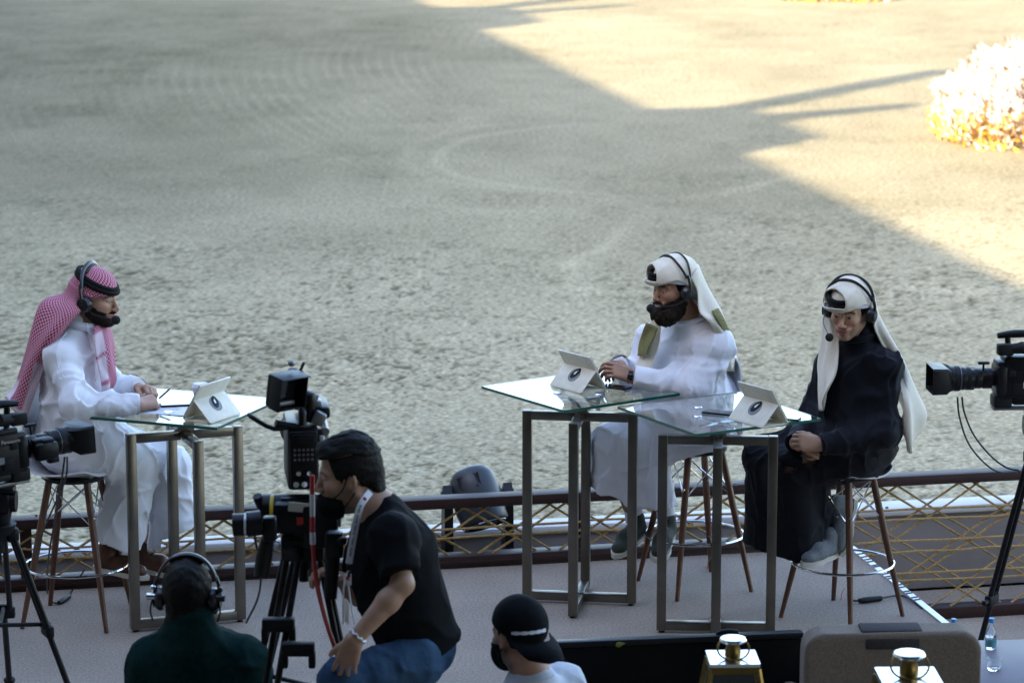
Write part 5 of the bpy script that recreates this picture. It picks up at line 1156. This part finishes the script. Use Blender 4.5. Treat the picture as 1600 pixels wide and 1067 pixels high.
    nk = nb+V3(-.012,-.016,.024); cf = frame(f); obj('collar', tube([nk+cf@V3(.072*math.cos(a)+.004, .069*math.sin(a), -.018*math.cos(a)+.006) for a in np.linspace(0, 2*math.pi, 24, endpoint=False)], .017, 8, 1, closed=True), M_navy, root, world=True)
    # studs and chest pocket seam, laid on the cloth
    def on_robe(px, py, eps=.002):
        o0 = V3(0,0,H); d = unit(at(px, py, Y=13.6)-o0); t = 12.9
        for _ in range(60):
            s_ = T((o0+d*t)[None])[0]; t += s_*.6
            if s_ < .0005: break
        return o0+d*(t-eps)
    for px, py in ((1327,552), (1313,588), (1308,624)):
        for k in (-1, 1): obj('stud', ball(on_robe(px+k*2.4, py, .004), .0042, 6), M_alum, root, world=True)
    shoe(root, at(1330, 792, Y=13.86), at(1316, 862, Y=13.78), M_grshoe, M_sole, up=(-.75,-.45,.25)); shoe(root, at(1296, 868, Y=13.78), at(1258, 882, Y=13.60), M_grshoe, M_sole)
    scarf_cap(root, Hd, M_ghutra, -.024, .052, low=.032, infl=.98, cutn=(.85,-.5,.10))
    hw = Hd.w
    rows = [[hw(.0,.098,.03), hw(-.06,.098,.07), hw(-.125,.035,.08), hw(-.125,-.04,.08), hw(-.06,-.098,.06), hw(.01,-.098,.02)],
            [hw(-.035,.104,-.05), hw(-.09,.106,-.03), hw(-.145,.04,-.02), hw(-.145,-.04,-.02), hw(-.08,-.106,-.03), hw(-.01,-.102,-.06)],
            [at(1368,518,Y=13.66), at(1380,516,Y=13.68), at(1384,512,Y=13.74), at(1378,515,Y=13.84), at(1350,520,Y=13.92), at(1318,535,Y=13.9)],
            [at(1398,580,Y=13.68), at(1408,572,Y=13.68), at(1408,562,Y=13.74), at(1400,560,Y=13.88), at(1378,560,Y=13.98), at(1350,565,Y=14.0)],
            [at(1412,630,Y=13.60), at(1422,618,Y=13.62), at(1428,605,Y=13.76), at(1422,600,Y=13.9), at(1410,610,Y=14.0), at(1395,615,Y=14.04)],
            [at(1408,668,Y=13.62), at(1424,664,Y=13.62), at(1442,648,Y=13.76), at(1440,640,Y=13.9), at(1425,640,Y=13.98), at(1412,645,Y=14.02)],
            [at(1420,695,Y=13.64), at(1424,708,Y=13.66), at(1434,676,Y=13.78), at(1436,668,Y=13.9), at(1424,672,Y=13.96), at(1414,678,Y=14.0)]]
    obj('scarf_back', loft(rows, 7, 7, .006, pleat(.010, 3.1, .2)), M_ghutra, root, world=True, ang=None)
    rows = [[at(1286,484,Y=13.80), at(1294,490,Y=13.74), at(1302,496,Y=13.72)], [at(1287,520,Y=13.80), at(1296,526,Y=13.72), at(1310,532,Y=13.70)], [at(1280,568,Y=13.80), at(1290,574,Y=13.69), at(1307,570,Y=13.63)],
            [at(1278,605,Y=13.78), at(1286,612,Y=13.67), at(1297,604,Y=13.60)], [at(1281,630,Y=13.74), at(1283,642,Y=13.66), at(1288,628,Y=13.62)]]
    obj('scarf_front', loft(rows, 7, 7, .007, pleat(.007, 1.7)), M_ghutra, root, world=True, ang=None)
    headset('black headset over the cream scarf of the navy robed man', Hd, -1, True, at(1296, 527, Y=13.50), mic_r=.019)
person_C()

# ============ D: masked operator in a black T-shirt, leaning beside the centre camera
def person_D():
    root = thing('person', 'masked dark haired man in black T-shirt and jeans leaning by the centre camera', 'person', (-.35, 10.75, 0), 0)
    f = V3(-1,-.06,0); Hd = Head(at(545, 742, Y=10.75), V3(-.985,-.10,-.14), up=(-.12,0,1), sc=1.06); hf = head_fn(0)
    nb = at(590, 795, Y=10.74); shN, shF = at(612, 838, Y=10.53), at(585, 822, Y=10.98); elN, wrN = at(630, 912, Y=10.42), at(553, 1000, Y=10.36); elF, wrF = at(560, 930, Y=11.05), at(535, 905, Y=10.98)
    pel = at(652, 990, Y=10.76); che = at(612, 865, Y=10.76); wai = at(630, 935, Y=10.76)
    hN, hF = at(645, 1035, Y=10.66), at(640, 1025, Y=10.88); knN = at(534, 1066, Y=10.50); knF = at(612, 1120, Y=10.98); anN = V3(knN[0]+.02, knN[1]+.02, .32); anF = V3(knF[0]+.12, knF[1], .10)
    B = S(); B.add(lambda P: hf(Hd.l(P))*Hd.s, Hd.c-.17, Hd.c+.17, 0)
    B.cone(Hd.w(-.022,0,-.055), nb, .058, .066, .02).cone(nb, che, .066, .10, .05).cone(che, pel, .10, .12, .05).cone(shN, shF, .05, .05, .04)
    for a, b, c in ((shN, elN, wrN), (shF, elF, wrF)): B.chain([a, a+(b-a)*.5, b, b+(c-b)*.3, c], [.047,.043,.037,.041,.027], .02)
    for a, b, c in ((hN, knN, anN), (hF, knF, anF)): B.chain([a, b, c, c-V3(0,0,c[2]-.06) if False else c], [.08,.06,.04,.04], .02)
    tN = unit(at(538, 1045, Y=10.40)-wrN); pN = V3(.05,.95,-.35); hand(B, wrN, tN, pN, 1 if np.cross(tN, pN)[0] < 0 else -1, ((.15,.3,.25),(.15,.32,.25),(.18,.35,.25),(.22,.38,.25)), .10, 1.02, (.80,.50,.2), .2)
    tF = unit(at(515, 895, Y=10.95)-wrF); hand(B, wrF, tF, V3(0,-.3,-1), 1, ((.7,.8,.5),)*4, .05, 1.0)
    skin_obj(root, B, Hd, SK_D, dict(open=.004, stubble=.55))
    T = S(); T.cone(nb+V3(.024,0,-.012), che, .080, .155, .05).cone(che, wai, .157, .150, .06).cone(wai, pel+V3(.012,0,-.035), .150, .152, .06).cone(shN+V3(.02,0,-.01), shF+V3(.02,0,-.01), .08, .08, .07)
    slN = shN+(elN-shN)*.72; slF = shF+(elF-shF)*.72; T.cone(shN, slN, .080, .072, .05).cone(shF, slF, .080, .072, .05)
    def post(P, d):
        for s, e in ((slN, elN), (slF, elF)):
            dd = unit(e-s); m = np.linalg.norm(P-s, axis=1) < .15; d = np.where(m & ((P-s)@dd > -.1) & (d_cone(P, s-dd*.1, s+dd*.2, .1, .1) < .02), np.maximum(d, (P-s)@dd-.015), d)
        n_ = unit(pel-wai+V3(.02,0,.0)); return np.maximum(d, (P-pel)@n_-.085)
    T.post.append(folds(.010, (8,8,5))); T.post.append(post); dirfold(T, shN, slN+V3(.05,0,-.1), .006, 8, .16)
    obj('t_shirt', polygonise(T, .0080), M_tee, root, world=True, ang=None)
    J = S(); J.ell(pel+V3(.0,0,-.04), (.138,.15,.13), .05).chain([hN, knN, anN], [.105,.080,.07], .03).chain([hF, knF, anF], [.105,.080,.07], .03); J.post.append(folds(.009, (10,10,10))); dirfold(J, hN, knN, .006, 9, .2)
    obj('jeans', polygonise(J, .009), M_jeans, root, world=True, ang=None)
    ho = [at(x, y, Y=10.60) for x, y in ((693,1004),(690,1022),(668,1028),(660,1012))]
    for kx, (heel, toe) in enumerate(((anN+V3(.04,0,-.10), anN+V3(-.18,-.02,-.14)), (anF+V3(.05,0,-.065), anF+V3(-.17,-.02,-.09)))): shoe(root, heel, toe, M_black, M_sole)
    # hair: long top, short sides, shaved line between
    def hairfn(top):
        def fn(P):
            q = Hd.l(P); a = np.abs(q[:, 1]); nz = vn(q*V3(26,60,60))*.004+vn(q*V3(60,140,140))*.002
            part = .083-.010*np.clip(q[:, 0]/.1, -1, 1)
            if top:
                d = np.minimum(d_ell(q, (-.014,0,.046), (.110,.083,.107)), 9); d = smin(d, d_ell(q, (.055,0,.090), (.045,.060,.036)), .03)+nz
                reg = np.maximum(part+.0015-q[:, 2]-.45*np.clip(-.02-q[:, 0], 0, .06), q[:, 0]-.098)
            else:
                d = d_ell(q, (-.016,0,.036), (.106,.0835,.100)); d = smin(d, d_ell(q, (-.085,0,-.045), (.035,.062,.06)), .03)+nz*.7
                fr = q[:, 0]-(.052+.25*(q[:, 2]-.03)); ear_ = .020-np.hypot((q[:, 0]+.004)/1.0, (q[:, 2]+.012)*.72)*1.0
                low = (-.048-.75*np.clip(q[:, 0]+.02, -.05, .0)*-1+.9*np.clip(q[:, 0], 0, .06))-q[:, 2]; low = np.maximum(-.10-q[:, 2], np.where(q[:, 0] > -.03, (.0+.2*q[:, 0])-q[:, 2]-.035*(q[:, 0] > .022), -9))
                reg = np.maximum.reduce([fr, ear_, low, q[:, 2]-part+.0022])
            return np.maximum(d, reg)*Hd.s
        return fn
    for tp_, nm in ((True, 'hair'), (False, 'side_hair')):
        F = S(); F.add(hairfn(tp_), Hd.c-.24, Hd.c+.24, 0); obj(nm, polygonise(F, .004), M_hair, root, world=True, ang=None)
    # black mask pulled down to the chin, its ear loop
    F = S()
    def mk(P):
        q = Hd.l(P); d = np.minimum(hf(q), d_ell(q, (.065,0,-.088), (.055,.055,.052)))-.006; reg = np.maximum.reduce([q[:, 2]-(-.052+.0*q[:, 0]+.25*(q[:, 0]-.1)), .030+.30*(q[:, 2]+.10)*0-q[:, 0]+.20*np.abs(q[:, 2]+.10), -.15-q[:, 2]]); return np.maximum(d, reg)*Hd.s
    F.add(mk, Hd.c-.22, Hd.c+.22, 0); obj('face_mask', polygonise(F, .004), M_tee, root, world=True, ang=None)
    obj('mask_loop', [tube([Hd.w(.066,.066,-.060), Hd.w(.03,.078,-.030), Hd.w(.004,.086,.016), Hd.w(-.012,.088,.012)], .0026, 6, 5)], M_tee, root, world=True); obj('mask_loop', tube([Hd.w(.042,.060,-.105), Hd.w(.015,.074,-.075), Hd.w(-.010,.086,-.045)], .0026, 6, 5), M_tee, root, world=True)
    obj('bracelet', [ball(wrN-unit(wrN-elN)*.02+V3(math.cos(a)*.030*.8, -.01+math.sin(a)*.033, -.5*math.cos(a)*.030*-1+.0), .0055, 6) for a in np.linspace(0, 2*math.pi, 16, endpoint=False)], M_alum, root, world=True)['kind'] if False else None
    ax_ = unit(wrN-elN); e1 = unit(np.cross(ax_, V3(0,1,0))); e2 = np.cross(ax_, e1); c0 = wrN-ax_*.02
    obj('bracelet', tube([c0+e1*.034*math.cos(a)+e2*.034*math.sin(a)+ax_*.004*math.sin(a*9) for a in np.linspace(0, 2*math.pi, 40, endpoint=False)], .0038, 6, 1, closed=True), M_alum, root, world=True)
    # lanyard
    ln = thing('lanyard', 'white lanyard with a badge hanging from the neck of the masked man', 'lanyard', tuple(nb)); kw = dict(parent=ln, world=True)
    P1 = [at(579, 768, Y=10.60), at(568, 782, Y=10.57), at(560, 800, Y=10.56), at(552, 840, Y=10.56), at(545, 880, Y=10.56)]
    obj('ribbon', tube(P1, .0125, 8, 6, flat=.12, up=(.0,1,.1)), M_lany, **kw)
    n_ = cat_rom(P1, 12)
    obj('printed_text', [box(n_[k]+V3(.0,-.0030,0), (.0075, .0008, .0055 if k % 3 else .003), frame(V3(1,0,0))) for k in range(18, 46) if k % 5], M_greyd, **kw)
    obj('printed_mark', ball(n_[10]+V3(0,-.0025,0), (.0075,.0012,.008), 8), M_red, **kw)
    b0 = at(545, 884, Y=10.56); obj('clip', [box(b0+V3(0,0,-.008), (.016,.006,.026), bev=.002), cyl(b0+V3(0,0,-.02), b0+V3(0,0,-.04), .005)], M_black, **kw)
    obj('tag', box(at(543, 905, Y=10.56), (.028,.003,.042), bev=.001), M_lany, **kw); obj('tag_mark', box(at(543, 903, Y=10.557), (.012,.003,.014)), M_red, **kw)
    for dx in (-1, 1): obj('cord', tube([at(545, 886, Y=10.56), at(541+dx*4, 920, Y=10.56), at(545+dx*9, 975, Y=10.58)], .0032, 6, 5), M_lany, **kw)
    obj('badge', box(at(542, 955, Y=10.55), (.004,.052,.085), rot('Z', .3), bev=.001), M_label, **kw)
person_D()

# ============ E: seated man in a green jacket, seen from behind
def person_E():
    root = thing('person', 'man in dark green jacket seen from behind at the bottom left', 'person', (at(300,1000,Y=11.15)[0], 11.15, ZF), 0)
    Hd = Head(at(293, 930, Y=11.15), V3(.10,1,-.05), sc=1.02); hf = head_fn(0); nb = at(297, 975, Y=11.12)
    shL, shR = at(232, 1022, Y=11.18), at(386, 1020, Y=11.18); elL, elR = at(222, 1130, Y=11.2), at(398, 1130, Y=11.2); che = at(306, 1060, Y=11.2); pel = V3(root.location[0], 11.22, .05)
    B = S(); B.add(lambda P: hf(Hd.l(P))*Hd.s, Hd.c-.17, Hd.c+.17, 0); B.cone(Hd.w(-.02,0,-.06), nb, .06, .068, .02).cone(nb, che, .07, .12, .04).cone(che, pel, .12, .13, .04).cone(shL, shR, .05, .05, .04)
    wl, wr = elL+V3(.05,.25,-.02), elR+V3(-.05,.25,-.02); B.chain([shL, elL, wl], [.05,.04,.03], .02).chain([shR, elR, wr], [.05,.04,.03], .02); hand(B, wl, V3(.2,1,-.1), V3(0,0,-1), 1); hand(B, wr, V3(-.2,1,-.1), V3(0,0,-1), -1)
    hl, hr = pel+V3(-.1,0,0), pel+V3(.1,0,0); B.chain([hl, hl+V3(-.05,.42,.02), hl+V3(-.05,.44,-.38)], [.08,.055,.04], .02).chain([hr, hr+V3(.05,.42,.02), hr+V3(.05,.44,-.38)], [.08,.055,.04], .02)
    skin_obj(root, B, Hd, SK_D, dict(), h=.0055)
    T = S(); T.cone(nb+V3(0,0,-.05), che, .10, .20, .06, (V3(0,1,0), 1.3)).cone(che, pel+V3(0,0,.1), .21, .20, .06, (V3(0,1,0), 1.2)).cone(shL+V3(.02,0,-.03), shR+V3(-.02,0,-.03), .088, .088, .09).chain([shL+V3(.02,0,-.04), elL, wl], [.10,.085,.055], .04).chain([shR+V3(-.02,0,-.04), elR, wr], [.10,.085,.055], .04)
    T.cone(nb+V3(0,0,-.09), nb+V3(0,0.0,.030), .105, .086, .05); T.post.append(folds(.010, (6,6,6)))
    obj('jacket', polygonise(T, .009), M_green, root, world=True, ang=None)
    J = S(); J.ell(pel, (.18,.17,.13), .04).chain([hl, hl+V3(-.05,.42,.02), hl+V3(-.05,.44,-.36)], [.11,.085,.065], .03).chain([hr, hr+V3(.05,.42,.02), hr+V3(.05,.44,-.36)], [.11,.085,.065], .03); obj('trousers', polygonise(J, .012), M_tee, root, world=True, ang=None)
    for q, s in ((hl, -1), (hr, 1)): shoe(root, q+V3(s*.05,.42,-.44), q+V3(s*.06,.62,-.445), M_black, M_sole)
    F = S(); F.add(lambda P: (lambda q: np.maximum(np.minimum(d_ell(q, (-.014,0,.036), (.115,.090,.108)), d_cone(q, (-.03,0,-.02), (-.035,0,-.1), .078, .068))+.003*vn(q*60), np.maximum(q[:, 0]-.06, np.maximum(-.115-q[:, 2], -.01-q[:, 2]-9*(q[:, 0]<-.01)))))(Hd.l(P))*Hd.s, Hd.c-.2, Hd.c+.2, 0); obj('hair', polygonise(F, .005), M_hair, root, world=True, ang=None)
    hs = headset('large black headset on the man in the green jacket', Hd, -1, False, Hd.w(.10,-.075,-.07), cup=.044)
    kw = dict(parent=hs, world=True)
    for sg in (1, -1):
        obj('knob', [cyl(Hd.w(-.03, sg*.115, .0), Hd.w(-.03, sg*.145, .0), .013), ball(Hd.w(-.02, sg*.125, .03), .012, 7)], M_chrome if sg > 0 else M_pad, **kw)
        obj('wire', tube([Hd.w(-.035, sg*.125, -.01), Hd.w(-.045, sg*.13, -.05), Hd.w(-.05, sg*.12, -.085)], .0035, 6, 4), M_pad, **kw)
person_E()

# ============ F: man in a backward black cap at the bottom
def person_F():
    root = thing('person', 'man in backward black cap and face mask at the bottom of the picture', 'person', (.0, 10.9, ZF), 0)
    Hd = Head(at(810, 992, Y=10.9), V3(-.64,.76,-.10), sc=1.05); hf = head_fn(0); nb = at(830, 1058, Y=10.88)
    cf = frame(V3(-.8,.55,0)); shN, shF = nb+cf@V3(.0,.20,-.09), nb+cf@V3(0,-.20,-.09); che = nb+V3(0,0,-.22); pel = V3(nb[0], nb[1], .03)
    elN, elF = shN+V3(-.06,.0,-.28), shF+V3(.0,.10,-.28); wN, wF = elN+cf@V3(.24,0,-.04), elF+cf@V3(.24,0,-.04)
    B = S(); B.add(lambda P: hf(Hd.l(P))*Hd.s, Hd.c-.17, Hd.c+.17, 0); B.cone(Hd.w(-.02,0,-.06), nb, .06, .068, .02).cone(nb, che, .07, .12, .04).cone(che, pel, .12, .13, .04).cone(shN, shF, .05, .05, .04).chain([shN, elN, wN], [.05,.04,.03], .02).chain([shF, elF, wF], [.05,.04,.03], .02)
    hand(B, wN, cf@V3(1,0,-.1), V3(0,0,-1), 1); hand(B, wF, cf@V3(1,0,-.1), V3(0,0,-1), -1)
    k1, k2 = pel+cf@V3(.42,.1,.02), pel+cf@V3(.42,-.1,.02); B.chain([pel, k1, k1-V3(0,0,.38)], [.09,.055,.04], .02).chain([pel, k2, k2-V3(0,0,.38)], [.09,.055,.04], .02)
    skin_obj(root, B, Hd, SK_B*1.15, dict(stubble=.6), h=.0055)
    T = S(); T.cone(nb+V3(0,0,-.04), che, .10, .19, .06).cone(che, pel+V3(0,0,.08), .19, .18, .06).cone(shN+V3(0,0,-.01), shF+V3(0,0,-.01), .085, .085, .06).chain([shN, elN, wN], [.095,.08,.05], .04).chain([shF, elF, wF], [.095,.08,.05], .04).cone(nb+V3(0,0,-.05), nb+V3(0,0,.0), .088, .074, .04); T.post.append(folds(.008, (7,7,6)))
    obj('shirt', polygonise(T, .008), M_shirtw, root, world=True, ang=None)
    obj('collar', tube([nb+cf@V3(.072*math.cos(a), .072*math.sin(a), .004-.012*math.cos(a)) for a in np.linspace(0, 2*math.pi, 24, endpoint=False)], .016, 8, 1, closed=True), M_shirtw, root, world=True)
    J = S(); J.ell(pel, (.17,.17,.13), .04).chain([pel, k1, k1-V3(0,0,.36)], [.12,.085,.065], .03).chain([pel, k2, k2-V3(0,0,.36)], [.12,.085,.065], .03); obj('trousers', polygonise(J, .012), M_tee, root, world=True, ang=None)
    for q in (k1, k2): shoe(root, q+V3(0,0,-.425)-cf@V3(.03,0,0), q+V3(0,0,-.43)+cf@V3(.18,0,0), M_black, M_sole)
    F = S()
    def capf(P):
        q = Hd.l(P); d = d_ell(q, (-.014,0,.042), (.113,.090,.106))+.0015*vn(q*30); return np.maximum(d, (.028+.38*np.clip(q[:, 0], -.2, .2))-q[:, 2])*Hd.s
    F.add(capf, Hd.c-.2, Hd.c+.2, 0); cp = obj('cap', polygonise(F, .005), M_tee, root, world=True, ang=None)
    rows = [[Hd.w(-.06,-.090,-.0), Hd.w(-.115,-.045,-.012), Hd.w(-.124,0,-.010), Hd.w(-.115,.045,-.012), Hd.w(-.06,.090,-.0)], [Hd.w(-.11,-.088,-.035), Hd.w(-.165,-.045,-.038), Hd.w(-.178,0,-.034), Hd.w(-.165,.045,-.038), Hd.w(-.11,.088,-.035)], [Hd.w(-.135,-.07,-.06), Hd.w(-.195,-.038,-.070), Hd.w(-.208,0,-.066), Hd.w(-.195,.038,-.070), Hd.w(-.135,.07,-.06)]]
    L0 = np.array(root.location); g = loft(rows, 5, 5, .004); obj('cap_brim', (g[0]-L0, g[1]), M_tee, cp)
    # pale embroidered strip on the back of the cap
    Q = []
    for a in np.linspace(2.05, 3.35, 15): Q.append((a, .020))
    g = [box((0,0,0), (.0032, .0085, .0125 if k % 3 else .009), np.stack([unit(V3(math.cos(a), math.sin(a)*1.2, 0)), unit(V3(-math.sin(a), math.cos(a)*.85, 0)), V3(0,0,1)], 1)) for k, (a, z) in enumerate(Q)]
    g = [xf((v, f_), None, (.1125*math.cos(a)-.014, .0895*math.sin(a), .030)) for (v, f_), (a, z) in zip(g, Q)]
    g = [Hd.g(x) for x in g]; obj('embroidered_strip', [(v-L0, f_) for v, f_ in g], M_lany, cp)['kind'] = 'stuff'
    F = S(); F.add(lambda P: (lambda q: np.maximum(np.minimum(hf(q), d_ell(q, (.07,0,-.07), (.055,.05,.06)))-.006, np.maximum.reduce([q[:, 2]+.025+.0*q[:, 0], .028-q[:, 0], -.14-q[:, 2]])))(Hd.l(P))*Hd.s, Hd.c-.2, Hd.c+.2, 0); obj('face_mask', polygonise(F, .0045), M_tee, root, world=True, ang=None)
    obj('mask_loop', tube([Hd.w(.03,.068,-.06), Hd.w(.01,.082,-.050), Hd.w(-.016,.090,-.030)], .003, 6, 4), M_tee, root, world=True)
    F = S(); F.add(lambda P: (lambda q: np.maximum(d_ell(q, (-.016,0,.034), (.104,.082,.10))+.002*vn(q*60), np.maximum.reduce([q[:, 0]-.02, -.07-q[:, 2], .026-np.hypot(q[:, 0]+.002, (q[:, 2]+.012)*.75)])))(Hd.l(P))*Hd.s, Hd.c-.2, Hd.c+.2, 0); obj('hair', polygonise(F, .0045), M_hair, root, world=True, ang=None)
person_F()
